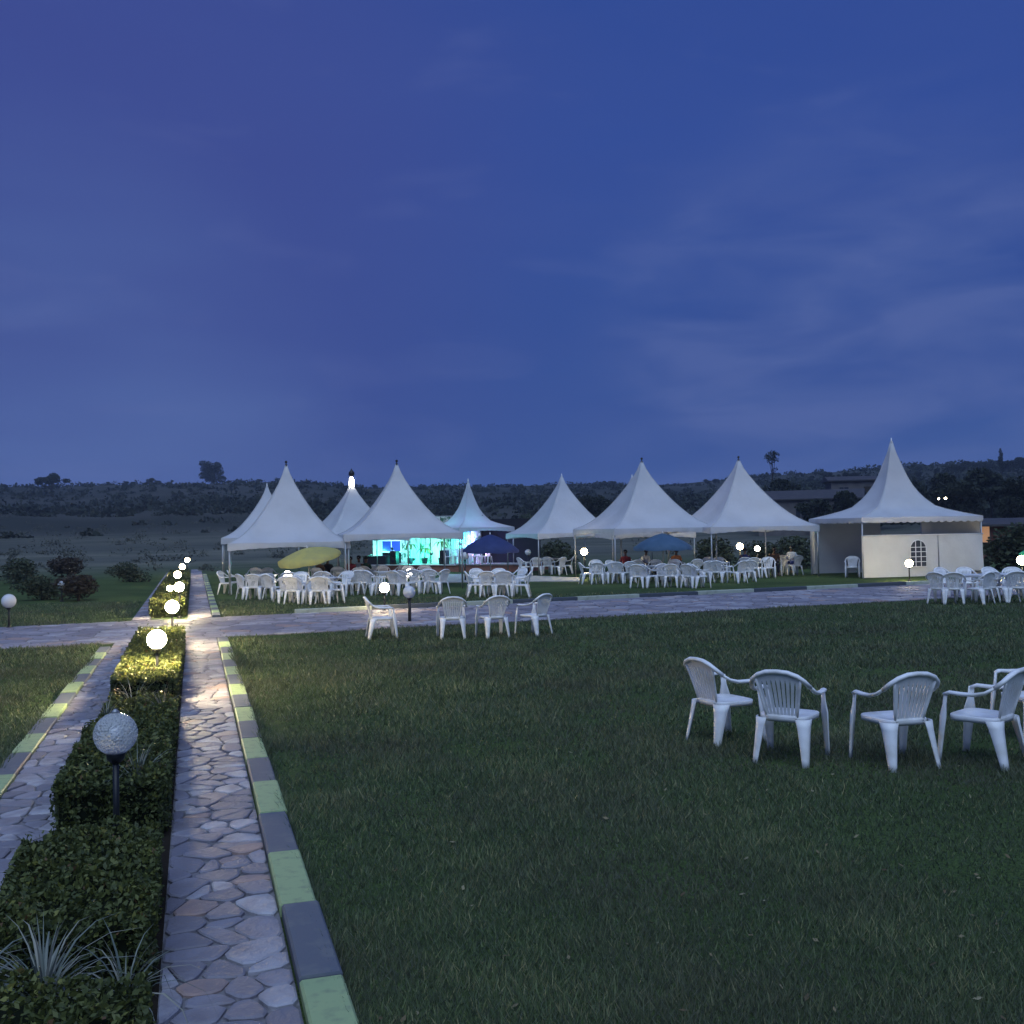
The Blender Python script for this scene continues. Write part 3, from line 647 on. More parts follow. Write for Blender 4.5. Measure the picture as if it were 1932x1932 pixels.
house(far(1530, 118, .8), -YAW-.35, 11, 7, 3.0, 1.2, M['wall'], 'long grey house with a dark sheet roof behind the right tents', (-3.6, -.8))
house(far(1606, 132, 2.6), -YAW-.15, 5.5, 5, 2.8, .7, M['wall'], 'small square grey house up the slope left of the walled tent', (-1.2,))
house(far(1925, 62, 0), -YAW-.3, 8, 5, 1.9, .5, M['redwall'], 'low red-brown house behind bushes at the right edge', (-2.6, 0), True)
for i, (x, y, d, lab) in enumerate([(1784, 940, 105, 'small bright yard light among the dark trees right of the tent peak'), (1771, 941, 106, 'dimmer yard light left of the bright one among the dark trees')]):
    dd = ray(x, y); k = d/dd.dot(F); p = dd*k+Vector((0, 0, H)); g0 = hgt(p.x, p.y); r = empty('yard_light', (p.x, p.y, g0)); tag(r, lab, 'light', 'yard lights on the slope')
    MB().tube([(0, 0, -.3), (0, 0, p.z-g0-.1)], .04, 6).build('pole', M['black'], r); MB().lathe([(.02, -.12), (.12 if i == 0 else .07, -.04), (.12 if i == 0 else .07, .04), (.02, .1)], 10, (0, 0, p.z-g0)).build('bulb', M['farlight'], r)

# ------------------------------------------------------------------ globe lamps
def globe_mesh(mat_, r=.15, facet=False):
    mb = MB(); n = 20 if facet else 24; k = 13
    mb.lathe([(max(.012, r*sin(pi*i/k)), -r*cos(pi*i/k)) for i in range(k+1)], n); return mb.mesh('globe', mat_, not facet)
GM = {'lit': globe_mesh(M['lit']), 'lit3': globe_mesh(M['lit3']), 'lit2': globe_mesh(M['lit2']), 'clear': globe_mesh(M['clear'], .15, True), 'frost': globe_mesh(M['frost'])}
LAMPS = []
def lamp(loc, hc, kind, label, r=.15, pole=.022, group='globe lamps on short black posts'):
    L = empty('globe_lamp', loc); tag(L, label, 'lamp', group); LAMPS.append((loc, hc, kind))
    MB().tube([(0, 0, -.05), (0, 0, hc-r*.93)], [pole, pole*.9], 10).build('pole', M['black'], L, True)
    MB().lathe([(.075, 0), (.07, .025), (.035, .05), (.03, .08)], 14).build('foot', M['black'], L)
    MB().lathe([(.03, -.06), (.055, -.035), (.06, .0), (.05, .015)], 14, (0, 0, hc-r*.93)).build('collar', M['black'], L, True)
    g_ = link('globe', GM[kind], L, (0, 0, hc)); g_.scale = (r/.15,)*3
    if kind == 'clear':
        MB().lathe([(.012, -.05), (.03, -.02), (.032, .02), (.01, .05)], 10, (0, 0, 0)).build('bulb', M['white'], g_, True)
        MB().lathe([(.02, -.012), (.03, 0), (.008, .02)], 10, (0, 0, .155)).build('cap', M['steel'], g_, True)
    return L
def lamp_at(x, yc, ybase, kind, label, r=.15, pole=.028):
    b = P(x, ybase); dep = b.dot(Vector((F.x, F.y, 0))) ; v = ray(x, yc); k = b.length/Vector((v.x, v.y, 0)).length
    hc = H+v.z*k; return lamp(b, hc, kind, label, r, pole)
lamp((-.50, 7.15, 0), .875, 'clear', 'unlit clear faceted glass globe lamp nearest the viewer, in the hedge bed', .138)
for yy, xx, hc, lab in [(14.3, -.54, .71, 'largest lit globe lamp, first in the bed before the cross road'), (20.6, -.47, .72, 'second lit globe lamp, at the near edge of the cross road'), (28.4, -.44, .73, 'lit globe lamp just beyond the cross road'),
                        (31.5, -.74, .55, 'small low lit globe touching the third one of the row, left'), (37.8, -.62, .72, 'lit globe lamp, second beyond the cross road'), (47.5, -.56, .72, 'lit globe lamp, third beyond the cross road'), (57, -.40, .8, 'farthest lit globe lamp at the end of the row')]:
    lamp((xx+.06, yy, 0), hc+.09, 'lit' if yy < 30 else 'lit3', lab, .125 if yy != 31.5 else .09)
lamp_at(17, 1134, 1186, 'frost', 'unlit white globe lamp at the left edge beyond the road', .17)
lamp_at(117, 1104, 1135, 'frost', 'small unlit globe lamp between the bushes on the left lawn', .14)
lamp_at(726, 1109, 1154, 'lit3', 'lit globe lamp beside the road in front of the left chairs', .135)
lamp_at(773, 1117, 1175, 'frost', 'unlit globe lamp with thick black post behind the four chairs', .15, .04)
lamp_at(773, 1081, 1112, 'lit2', 'small lit lamp among the chairs under the second big tent', .15)
lamp_at(543, 1085, 1122, 'lit2', 'small lit lamp under the yellow parasol', .15)
lamp_at(878, 1049, 1096, 'frost', 'unlit white globe lamp beside the dark blue parasol', .17, .035)
lamp_at(997, 1042, 1084, 'frost', 'unlit white globe lamp under the left corner of the centre tent', .15)
lamp_at(1103, 1041, 1092, 'lit3', 'lit globe lamp between the centre tents', .15)
lamp_at(1397, 1031, 1084, 'lit3', 'lit globe lamp under the rightmost row tent', .15)
lamp_at(1430, 1035, 1084, 'lit2', 'dimmer greenish-looking lamp right of the lit one under the rightmost row tent', .12)
lamp_at(1716, 1063, 1096, 'lit3', 'lit globe lamp before the arched window of the walled tent', .14)
lamp_at(1929, 1057, 1098, 'lit3', 'lit globe lamp cut by the right edge of the picture', .17)

# ------------------------------------------------------------------ tents
PA = [(.012, 1), (.06, .885), (.13, .765), (.23, .625), (.33, .50), (.43, .385), (.53, .285), (.63, .195), (.74, .115), (.86, .05), (1, 0)]
PB = [(.010, 1), (.05, .85), (.11, .69), (.17, .54), (.23, .42), (.30, .32), (.37, .24), (.48, .145), (.6, .10), (.8, .045), (1, 0)]
def tent(c, w, rz, eave, peak, label, prof=PA, fin='dark', scallop=.0, depth=None, drop=.26, litcol=None, gname='white peaked tents on the lawn'):
    d = depth or w
    r = empty('tent', c, rz); tag(r, label, 'tent', gname)
    ns_ = 12; V = []; ring = 4*ns_
    for k, (q, zz) in enumerate(prof):
        sag = .085*sin(pi*min(1, q))*(1-.2*q)
        for sd_ in range(4):
            for j in range(ns_):
                s = -1+2*j/ns_; pull = 1-sag*(1-s*s)
                x, y = [(s, -pull), (pull, s), (-s, pull), (-pull, -s)][sd_]
                V.append((x*q*w/2, y*q*d/2, eave+(peak-eave)*zz - (0.0 if k < len(prof)-1 else -.03*(1-s*s)*0)))
    mb = MB(); K = len(prof)
    mb.add(V, [(k*ring+j, (k+1)*ring+j, (k+1)*ring+(j+1) % ring, k*ring+(j+1) % ring) for k in range(K-1) for j in range(ring)]+[tuple(range(ring))])
    mb.build('canopy', M['canvas'], r, True)
    # seam piping along the hips
    for sx_, sy_ in ((1, 1), (-1, 1), (-1, -1), (1, -1)):
        MB().tube([(sx_*q*w/2, sy_*q*d/2, eave+(peak-eave)*zz+.006) for q, zz in prof], .014, 5).build('seam', M['canvas'], r, True)
    # valances
    for sd_ in range(4):
        L = w if sd_ % 2 == 0 else d; n = 48; V = []; o = (d if sd_ % 2 == 0 else w)/2+.012
        for j in range(n+1):
            s = -1+2*j/n; arch = (1-s*s)*.10*(0 if scallop else 1)
            sc_ = scallop*abs(sin(pi*j/n*16/1))if scallop else .012*abs(sin(pi*j/n*12))
            zb = eave-drop+arch-sc_
            for oo, z in ((o, eave+.01), (o+.01, (eave+zb)/2), (o+.02*sin(j*1.3), zb)):
                a = s*(L/2+.01); V.append([(a, -oo, z), (oo, a, z), (-a, oo, z), (-oo, -a, z)][sd_])
        mv = MB().add(V, [(3*j, 3*j+3, 3*j+4, 3*j+1) for j in range(n)]+[(3*j+1, 3*j+4, 3*j+5, 3*j+2) for j in range(n)]); mv.build('valance', M['canvas'], r, True)
    for sx_ in (-1, 1):
        for sy_ in (-1, 1):
            MB().tube([(sx_*(w/2-.05), sy_*(d/2-.05), 0), (sx_*(w/2-.05), sy_*(d/2-.05), eave)], .034, 8).build('pole', M['steel'], r, True)
    for sd_ in (-1, 1):
        MB().tube([(-w/2+.05, sd_*(d/2-.05), eave-.04), (w/2-.05, sd_*(d/2-.05), eave-.04)], .025, 6).build('eave_beam', M['steel'], r, True)
        MB().tube([(sd_*(w/2-.05), -d/2+.05, eave-.06), (sd_*(w/2-.05), d/2-.05, eave-.06)], .025, 6).build('eave_beam', M['steel'], r, True)
    fm = {'dark': M['black'], 'lit': M['lit2'], 'white': M['white']}[fin]
    if fin == 'lit':
        MB().lathe([(.03, -.05), (.10, 0), (.13, .25), (.11, .5), (.06, .62)], 12, (0, 0, peak-.35)).build('lit_tip', M['lit2'], r, True)
        MB().lathe([(.02, .0), (.04, .08), (.15, .16), (.15, .3), (.05, .42), (.02, .5)], 12, (0, 0, peak+.2)).build('finial', M['black'], r, True)
    else:
        MB().lathe([(.05, -.04), (.05, .02), (.02, .05), (.02, .08), (.05, .11), (.05, .15), (.02, .18)] if fin == 'dark' else [(.05, -.04), (.03, .05), (.01, .16)], 12, (0, 0, peak)).build('finial', fm, r, True)
    return r
def hz(x, ybase, ytop):
    """height of image row ytop above the ground point at (x, ybase)"""
    b = P(x, ybase); v = ray(x, ytop); return H+v.z*b.xy.length/Vector((v.x, v.y)).length
def tent_px(x, yb, ype, yea, w, rot, label, **k):
    c = P(x, yb); return tent(c, w, -YAW+rot, hz(x, yb, yea), hz(x, yb, ype), label, **k)
# yb = image row of the centre of the footprint
T1 = tent_px(543, 1114, 878, 1023, 4.35, .26, 'big tent at the left end, behind the yellow parasol')
T2 = tent_px(752, 1108, 876, 1007, 4.45, .22, 'big tent right of the leftmost one, in front of the cyan stage')
T0 = tent_px(506, 1098, 918, 1014, 4.0, .26, 'tent hidden behind the leftmost tent, only its peak and left flank showing', fin='white')
T3 = tent_px(666, 1086, 910, 1012, 4.4, .5, 'narrow-looking tent with a bright lit tip between the two big left tents', fin='lit')
T4 = tent_px(886, 1076, 908, 996, 3.6, .62, 'small tent over the stage with a cyan-lit underside', prof=PB, fin='white')
T5 = tent_px(1063, 1081, 899, 1006, 4.4, .35, 'smaller white tent right of the dark blue parasol', fin='white')
T6b = tent_px(1196, 1080, 901, 1006, 4.4, .35, 'tent almost hidden behind the tall centre tent, its blunt tip showing at left', fin='white')
T6 = tent_px(1215, 1090, 871, 997, 4.7, .30, 'tall tent behind the faded blue parasol')
T7 = tent_px(1398, 1086, 868, 994, 4.9, .22, 'rightmost tent of the long row, above the lit lamp')

# walled tent on the right
c8l, c8r = P(1628, 1092), P(1857, 1085)
e8 = hz(1628, 1092, 978); w8 = (c8r-c8l).length; a8 = atan2((c8r-c8l).y, (c8r-c8l).x); d8 = 4.1
u8 = (c8r-c8l).normalized(); v8 = Vector((-u8.y, u8.x, 0)); c8 = (c8l+c8r)/2+v8*(d8/2)
print('T8', w8, e8, c8)
cb = c8.copy()
dirp = ray(1680, 833); pk8 = H+dirp.z*cb.xy.length/Vector((dirp.x, dirp.y)).length
T8 = tent(c8, w8, a8, e8+.02, pk8, 'large tent with white side walls and an arched window at the right', PB, 'white', .055, depth=d8, drop=.17)
def wallgrid(n, L, z0, z1, amp, ph, f=3):
    V = []
    for i in range(n+1):
        for k in range(7):
            x = -L/2+L*i/n; z = z0+(z1-z0)*k/6
            V.append((x, amp*(sin(x*f+ph+k*.35)*.6+sin(x*f*2.3+ph*2+k*.9)*.25)*(.35+.65*(1-k/6)), z))
    return V, [(i*7+k, (i+1)*7+k, (i+1)*7+k+1, i*7+k+1) for i in range(n) for k in range(6)]
h8 = hz(1628, 1092, 1011); yf8 = -d8/2+.02
V, Fc = wallgrid(20, w8*.62, .03, h8, .03, 0)
MB().add([(x-w8*.19+.0, yf8+y, z) for x, y, z in V], Fc).build('side_wall', M['sidewall'], T8, True)
V, Fc = wallgrid(16, w8*.37, .14, h8, .05, 2)
MB().add([(x+w8*.31, yf8-.015+y, z+(.07*sin(x*2) if z < .5 else 0)) for x, y, z in V], Fc).build('side_wall', M['sidewall'], T8, True)
V, Fc = wallgrid(20, w8*.62, .05, e8-.12, .03, 4); MB().add([(x-w8*.19, d8/2-.05+y, z) for x, y, z in V], Fc).build('side_wall', M['sidewall'], T8, True)
V, Fc = wallgrid(20, w8*.37, .05, h8, .03, 1); MB().add([(x+w8*.31, d8/2-.07+y, z) for x, y, z in V], Fc).build('side_wall', M['sidewall'], T8, True)
V, Fc = wallgrid(20, d8-.1, .05, e8-.1, .04, 4); MB().add([(w8/2-.06+y, x, z) for x, y, z in V], Fc).build('side_wall', M['sidewall'], T8, True)
V, Fc = wallgrid(4, .28, .05, e8-.1, .02, 1); MB().add([(-w8/2+.04+y, x+d8/2-.2, z) for x, y, z in V], Fc).build('wall_flap', M['sidewall'], T8, True)
MB().tube([(-w8/2, yf8-.02, h8), (w8/2, yf8-.02, h8)], .02, 6).build('wall_rail', M['white'], T8, True)
# arched window in the front wall
wx = (1731-1628)/229*w8-w8/2; ww = .36; z0 = .42; z1 = 1.15
pts = [(-ww, z0), (ww, z0), (ww, z1)]+[(ww*cos(t*pi/8), z1+ww*.95*sin(t*pi/8)) for t in range(1, 8)]+[(-ww, z1)]
mb = MB(); n = len(pts); mb.add([(wx+x, yf8-.055, z) for x, z in pts]+[(wx+x, yf8-.045, z) for x, z in pts], [tuple(range(n-1, -1, -1))[::-1]]+[(i, (i+1) % n, n+(i+1) % n, n+i) for i in range(n)])
win = mb.build('window', M['pvc'], T8)
mb = MB(); mb.tube([(wx+x, yf8-.06, z) for x, z in pts]+[(wx+pts[0][0], yf8-.06, pts[0][1])], .018, 5); mb.build('frame', M['white'], win)
for x in (-.12, .12): MB().box(wx+x-.014, yf8-.072, z0, wx+x+.014, yf8-.058, z1+.30).build('glazing_bar', M['white'], win)
for z in (.62, .82, 1.02, 1.2): MB().box(wx-ww, yf8-.074, z-.012, wx+ww, yf8-.06, z+.012).build('glazing_bar', M['white'], win)

# ------------------------------------------------------------------ parasols
def parasol(c, h, r, m_, label, tilt=(0, 0), rise=.45, n=8, rz=0, valance=.14):
    R_ = empty('parasol', c, rz); tag(R_, label, 'parasol', 'parasols on the lawn')
    MB().tube([(0, 0, .05), (0, 0, h-rise*.6)], .022, 8).build('pole', M['steel'], R_, True)
    MB().lathe([(.26, 0), (.26, .05), (.08, .1), (.05, .22)], 16).build('base', M['black'], R_)
    V = [(0, 0, rise)]; seg = n*4; prof = [(.25, .86), (.5, .64), (.75, .36), (1, 0)]
    for q, zz in prof:
        for j in range(seg):
            a = 2*pi*j/seg; s = (j % 4)/4; k = 1-.05*sin(pi*s); V.append((cos(a)*q*r*k, sin(a)*q*r*k, zz*rise-.03*sin(pi*s)*q*0))
    for j in range(seg):
        a = 2*pi*j/seg; s = (j % 4)/4; k = 1-.05*sin(pi*s); V.append((cos(a)*r*k*1.01, sin(a)*r*k*1.01, -valance+.04*(1-sin(pi*s))))
    mb = MB().add(V, [(0, 1+j, 1+(j+1) % seg) for j in range(seg)]+[(1+i*seg+j, 1+(i+1)*seg+j, 1+(i+1)*seg+(j+1) % seg, 1+i*seg+(j+1) % seg) for i in range(4) for j in range(seg)])
    cn = mb.build('canopy', m_, R_, True, (0, 0, h-rise)); cn.rotation_euler = (tilt[0], tilt[1], 0)
    for j in range(n):
        a = 2*pi*j/n; MB().tube([(0, 0, rise-.03), (cos(a)*r*.5, sin(a)*r*.5, rise*.62), (cos(a)*r*.98, sin(a)*r*.98, -.01)], .008, 4).build('rib', M['steel'], cn)
    MB().lathe([(.03, 0), (.02, .06), (.005, .1)], 8, (0, 0, rise)).build('finial', M['white'], cn)
def par_px(x, yb, ytop, half, yrim, m_, label, **k):
    c = P(x, yb); s = FP/c.dot(Vector((F.x, F.y, 0))); h = hz(x, yb, ytop); parasol(c, h, half/s, m_, label, rise=max(.3, (yrim-ytop)/s), rz=-YAW, **k)
par_px(584, 1121, 1033, 60, 1050, M['yellow'], 'yellow parasol tilted down to the left before the leftmost tent', tilt=(.20, -.15))
par_px(926, 1094, 1008, 54, 1038, M['blue'], 'dark blue parasol in front of the stage')
par_px(1252, 1098, 1006, 56, 1032, M['blue2'], 'faded blue parasol in front of the tall centre tent')
par_px(1968, 1092, 1026, 42, 1044, M['green'], 'green parasol at the right edge above the lit lamp')

# ------------------------------------------------------------------ stage
sl, sr = P(664, 1079), P(992, 1079); us = (sr-sl).normalized(); vsn = Vector((-us.y, us.x, 0)); ws = (sr-sl).length; rzs = atan2(us.y, us.x)
st = empty('stage', sl, rzs); tag(st, 'low brick-fronted stage with cyan-lit white drapes', 'stage')
hs = hz(840, 1079, 1065); print('STAGE', ws, hs)
MB().box(0, 0, 0, ws, 5, hs-.05).build('plinth', M['brick'], st); MB().box(-.06, -.06, hs-.05, ws+.06, 5.06, hs).build('deck', M['deck'], st)
MB().box(-.08, -.09, hs-.045, ws*.62, -.062, hs-.005).build('edge_strip', M['white'], st)
rnd = random.Random(11)
nd = 11
for i in range(nd):
    x0 = .1+i*(ws*.66/nd); x1 = x0+ws*.66/nd-.02; V = []; n = 24
    for j in range(n+1):
        x = x0+(x1-x0)*j/n; y = 2.1+.10*sin(j*1.6+i)+.05*sin(j*3.1)
        V += [(x, y, hs), (x, y+.02, hs+1.2), (x, y, hs+2.6)]
    if i == 1 or i == 2: V = [(a, b, c if k % 3 else c+.9) for k, (a, b, c) in enumerate(V)]
    MB().add(V, [(3*j, 3*j+3, 3*j+4, 3*j+1) for j in range(n)]+[(3*j+1, 3*j+4, 3*j+5, 3*j+2) for j in range(n)]).build('drape', M[('drape', 'drape', 'drape3', 'drape2', 'drape', 'drape2', 'drape', 'drape2', 'drape', 'drape3', 'drape2')[i]], st, True)
MB().tube([(0, 2.1, hs+2.62), (ws*.68, 2.1, hs+2.62)], .03, 6).build('drape_rail', M['steel'], st)
MB().box(.3, 2.6, hs, ws*.98, 2.65, hs+2.4).build('back_wall', M['dark'], st)
fr = MB().box(.75, 1.98, hs+.62, 2.05, 2.02, hs+1.35).build('window_frame', M['white'], st)
for i in range(2): MB().box(.82+i*.62, 1.955, hs+.70, 1.38+i*.62, 1.978, hs+1.27).build('pane', mat('blue_pane', (.02, .04, .25), .3, .4), fr)
def thing_at(name, lab, cat, x, y, z=None, group=None):
    o = empty(name, sl+us*x+vsn*y+Vector((0, 0, hs if z is None else z)), rzs); tag(o, lab, cat, group); return o
dk = thing_at('desk', 'dark covered desk on the stage in front of the blue window panels', 'desk', 1.25, .6)
MB().box(-.75, -.3, .42, .75, .3, .47).build('desk_top', M['dark'], dk); MB().box(-.72, -.28, 0, .72, -.24, .42).build('front_panel', M['dark'], dk)
for sx_ in (-.7, .66): MB().box(sx_, -.26, 0, sx_+.04, .26, .42).build('side_panel', M['dark'], dk)
def palm(x, y, lab, h=1.5):
    r = thing_at('potted_palm', lab, 'plant', x, y, group='potted palms on the stage'); MB().lathe([(.13, 0), (.18, .3), (.19, .32), (.16, .32)], 14).build('pot', M['dark'], r)
    MB().tube([(0, 0, .3), (.02, 0, h*.6)], [.03, .02], 6).build('stem', M['bark'], r)
    for i in range(11):
        a = i*2*pi/11+.2; pts = [Vector((cos(a)*.55*t, sin(a)*.55*t, h*.6+.5*t-.75*t*t)) for t in (0, .25, .5, .75, 1)]; s = Vector((-sin(a), cos(a), 0)); V = []
        for k, p in enumerate(pts): wv = [.01, .06, .07, .05, .005][k]; V += [p-s*wv, p+s*wv]
        o = MB().add(V, [(2*k, 2*k+1, 2*k+3, 2*k+2) for k in range(4)]).build('frond', M['leaf'], r, True); at = o.data.attributes.new('tone', 'FLOAT', 'FACE'); at.data.foreach_set('value', [.5]*4)
palm(3.05, 1.2, 'potted palm at the middle of the stage', 1.7); palm(3.9, 1.3, 'second potted palm, right of the middle of the stage', 1.3); palm(5.0, 1.2, 'potted palm at the right end of the drapes', 1.9)
for i, (x, lab) in enumerate([(2.45, 'black loudspeaker on the stage left of the drapes'), (5.55, 'black loudspeaker on the stage beside the dark blue parasol')]):
    r = thing_at('loudspeaker', lab, 'loudspeaker', x, .5); MB().box(-.2, -.18, 0, .2, .18, .75).build('cabinet', M['black'], r)
    for z in (.25, .55): MB().lathe([(.14, 0), (.12, .02), (.03, .01)], 16).build('cone', M['dark'], r, True, (0, -.182, z)).rotation_euler = (pi/2, 0, 0)
def stage_light(x, y, z, col, power, lab, sz=.12):
    r = thing_at('stage_light', lab, 'stage light', x, y, 0, 'stage lights'); z += hs
    MB().tube([(0, 0, hs), (0, 0, z-.12)], .015, 6).build('stand', M['black'], r)
    MB().lathe([(.05, -.12), (.09, -.04), (.09, .03), (.02, .03)], 12, (0, 0, z)).build('lamp_head', M['black'], r)
    l = bpy.data.lights.new('stage_lamp', 'POINT'); l.energy = power; l.color = col; l.shadow_soft_size = sz; o = bpy.data.objects.new('stage_lamp', l); COL.objects.link(o); o.parent = r; o.location = (0, 0.05, z+.16)
stage_light(.5, 1.2, .5, (.15, 1, .85), 88, 'cyan stage light at the left end of the drapes')
stage_light(1.9, 1.2, .9, (.25, .55, 1), 94, 'blue stage light above the desk')
stage_light(3.4, 1.0, .3, (.05, 1, .8), 156, 'green-cyan stage light at the middle of the stage')
stage_light(4.5, 1.0, .6, (.25, 1, .8), 117, 'pale cyan stage light right of the middle')
stage_light(5.9, 1.7, 1.1, (.05, 1, .75), 104, 'cyan stage light under the small tent')
stage_light(6.5, 1.6, 1.0, (.25, .25, 1), 156, 'blue stage light behind the dark blue parasol')
stage_light(7.6, .9, .5, (.75, .4, 1), 57, 'violet stage light at the right end of the stage')

# ------------------------------------------------------------------ chairs
def leg_mesh(sx_, sy_, top, bot, w0, w1, up=None):
    nrm_ = Vector((sx_, sy_, 0)).normalized(); tn = Vector((-sy_, sx_, 0)).normalized(); mb = MB(); V = []
    K = 7; cols = (-1, -.5, 0, .5, 1)
    for k in range(K):
        t = k/(K-1); p = Vector(top).lerp(Vector(bot), t); w = w0[k]
        for o in (.0, .011):
            for c in cols: V.append(p+tn*(c*w/2)+nrm_*((1-c*c)*w*.28-o))
    n = len(cols)*2; fs = []
    for k in range(K-1):
        b = k*n
        for c in range(4):
            fs.append((b+c, b+c+1, b+n+c+1, b+n+c)); fs.append((b+5+c, b+n+5+c, b+n+6+c, b+6+c))
        fs.append((b, b+n, b+n+5, b+5)); fs.append((b+4, b+9, b+n+9, b+n+4))
    b = (K-1)*n
    for c in range(4): fs.append((b+c, b+c+1, b+6+c, b+5+c)); fs.append((c+1, c, 5+c, 6+c))
    return mb.add(V, fs).mesh('leg', M['plastic'], True)
def seat_mesh():
    n = 28; V = []
    def ringp(sc, z, f=1.0):
        o = []
        for j in range(n):
            a = 2*pi*j/n; c, s = cos(a), sin(a); e = .45; x = abs(c)**e*(1 if c > 0 else -1); y = abs(s)**e*(1 if s > 0 else -1)
            w = .235+.02*y; o.append((x*w*sc, y*.225*sc, z+(0.012*max(0, -y)*0)))
        return o
    rings = [ringp(.985, .378), ringp(1.0, .405), ringp(1.005, .424), ringp(.98, .430), ringp(.6, .418), ringp(.25, .412)]
    for r in rings: V += r
    V += [(x*.985, y*.985, .380) for x, y, z in rings[0]]+[(x*.96, y*.96, .405) for x, y, z in rings[1]]
    fs = [(k*n+j, k*n+(j+1) % n, (k+1)*n+(j+1) % n, (k+1)*n+j) for k in range(5) for j in range(n)]+[tuple(5*n+j for j in range(n))]
    b = 6*n; fs += [(j, b+j, b+(j+1) % n, (j+1) % n) for j in range(n)]+[(b+j, b+n+j, b+n+(j+1) % n, b+(j+1) % n) for j in range(n)]+[tuple(b+n+j for j in range(n-1, -1, -1))]
    return MB().add(V, fs).mesh('seat', M['plastic'], True)
def backpt(u, v, style):
    """u -1..1 across, v 0..1 up"""
    if style == 'round': zt = .838-.048*abs(u)**2.5; wd = .14+.068*v; return Vector((u*wd, -.205-.13*v**1.1+.028*u*u*v, .42+(zt-.42)*v))
    zt = .80-.02*abs(u)**4; wd = .19+.045*v
    z = .425+(zt-.425)*v; x = u*wd; y = -.205-.135*v**1.15+.05*abs(u)**2*(.5+v*.6)
    return Vector((x, y, z))
ARCH = [(0, -.337, .845), (.10, -.334, .838), (.18, -.318, .808), (.235, -.285, .762), (.268, -.225, .705)]
def slat_mesh(i, n, style):
    mb = MB(); u0 = -1+2*i/n; u1 = -1+2*(i+1)/n; g0 = .0; V = []; K = 9
    for k in range(K):
        v = k/(K-1); open_ = (.34 if .12 < v < .84 else .0)*(u1-u0)/2
        for u in (u0+open_, u1-open_):
            p = backpt(u, v, style); V += [p, p+Vector((0, .012, 0))]
    fs = []
    for k in range(K-1):
        b = 4*k; fs += [(b, b+4, b+6, b+2), (b+1, b+3, b+7, b+5), (b, b+1, b+5, b+4), (b+2, b+6, b+7, b+3)]
    fs += [(0, 2, 3, 1), (4*K-4, 4*K-3, 4*K-1, 4*K-2)]
    return mb.add(V, fs)
def rim(style):
    mb = MB()
    if style == 'round':
        pts = [Vector((-x, y, z)) for x, y, z in ARCH[:0:-1]]+[Vector(p) for p in ARCH]; mb.tube(pts, .027, 8, flat=.8)
    else:
        mb.tube([backpt(-1+2*i/16, 1, style)+Vector((0, -.002, .002)) for i in range(17)], .021, 8, flat=.75)
    for s in (-1, 1): mb.tube([backpt(s, v, style) for v in (1, .75, .5, .25, 0)], [.014, .012, .012, .012, .012], 6)
    mb.tube([backpt(-1+2*i/8, 0, style) for i in range(9)], .02, 6); return mb
def arm_mesh(s, style):
    if style == 'round': pts = [(s*.268, -.225, .705), (s*.284, -.15, .658), (s*.290, -.06, .634), (s*.289, .06, .630), (s*.280, .165, .634), (s*.266, .222, .612)]
    else: pts = [backpt(s, .62, style), (s*.278, -.16, .655), (s*.288, -.06, .628), (s*.287, .06, .628), (s*.278, .165, .637), (s*.266, .215, .622)]
    return MB().tube(pts, [.024, .026, .030, .032, .030, .024], 8, flat=.6)
def chair_proto(style, full):
    r = empty('plastic_chair'); nsl = 9
    link('seat', seat_mesh(), r)
    if full:
        rim(style).build('backrest', M['plastic'], r, True)
        for i in range(nsl): slat_mesh(i, nsl, style).build('slat', M['plastic'], r)
    else:
        mb = rim(style)
        for i in range(nsl): q = slat_mesh(i, nsl, style); mb.add(q.v, q.f)
        mb.build('backrest', M['plastic'], r)
    for s in (-1, 1): arm_mesh(s, style).build('armrest', M['plastic'], r, True)
    for s in (-1, 1):
        link('leg', leg_mesh(s, 1, (s*.262, .212, .625), (s*.275, .285, 0), (.050, .056, .105, .092, .080, .070, .060), 0), r)
        link('leg', leg_mesh(s, -1, (s*.195, -.19, .41), (s*.235, -.29, 0), (.165, .135, .118, .104, .092, .080, .068), 0), r)
    return r
CH = {('round', True): chair_proto('round', True), ('round', False): chair_proto('round', False), ('square', False): chair_proto('square', False)}
used = set(); CHAIRS = []
def chair(loc, face, label, group, style='round', full=False, z=0):
    """face: direction of the chair's front in degrees, 0 = away from the viewer, 90 = to the right"""
    key = (style, full); pr = CH[key]
    o = pr if key not in used else copy_tree(pr); used.add(key)
    o.location = (loc[0], loc[1], z); o.rotation_euler = (0, 0, -YAW-radians(face)); tag(o, label, 'chair', group); CHAIRS.append(o); return o
G1 = 'white plastic chairs in the near group on the lawn'
chair(P(1367, 1398), 62, 'white chair seen side-on at the left of the near group, facing right', G1, full=True)
chair(P(1490, 1432), 32, 'white fan-back chair second from left in the near group, back to the viewer', G1, full=True)
chair(P(1690, 1440), -15, 'white fan-back chair standing alone third from left, back to the viewer', G1, full=True)
chair(P(1856, 1436), -42, 'white fan-back chair near the right edge turned to the left', G1, full=True)
chair(P(1950, 1392), -100, 'white chair with a square-topped back cut by the right edge', G1, 'square')
G2 = 'four white chairs in a row before the cross road'
chair(P(720, 1204), 75, 'leftmost of the four chairs before the road, facing right', G2, full=True)
chair(P(853, 1204), -8, 'second of the four chairs before the road, right of the black lamp post', G2, full=True)
chair(P(931, 1202), -22, 'third of the four chairs before the road, back to the viewer', G2, full=True)
chair(P(1008, 1198), -48, 'rightmost of the four chairs before the road', G2, full=True)
ORD = ['first', 'second', 'third', 'fourth', 'fifth', 'sixth', 'seventh', 'eighth', 'ninth', 'tenth', 'eleventh', 'twelfth', 'thirteenth', 'fourteenth', 'fifteenth', 'sixteenth']
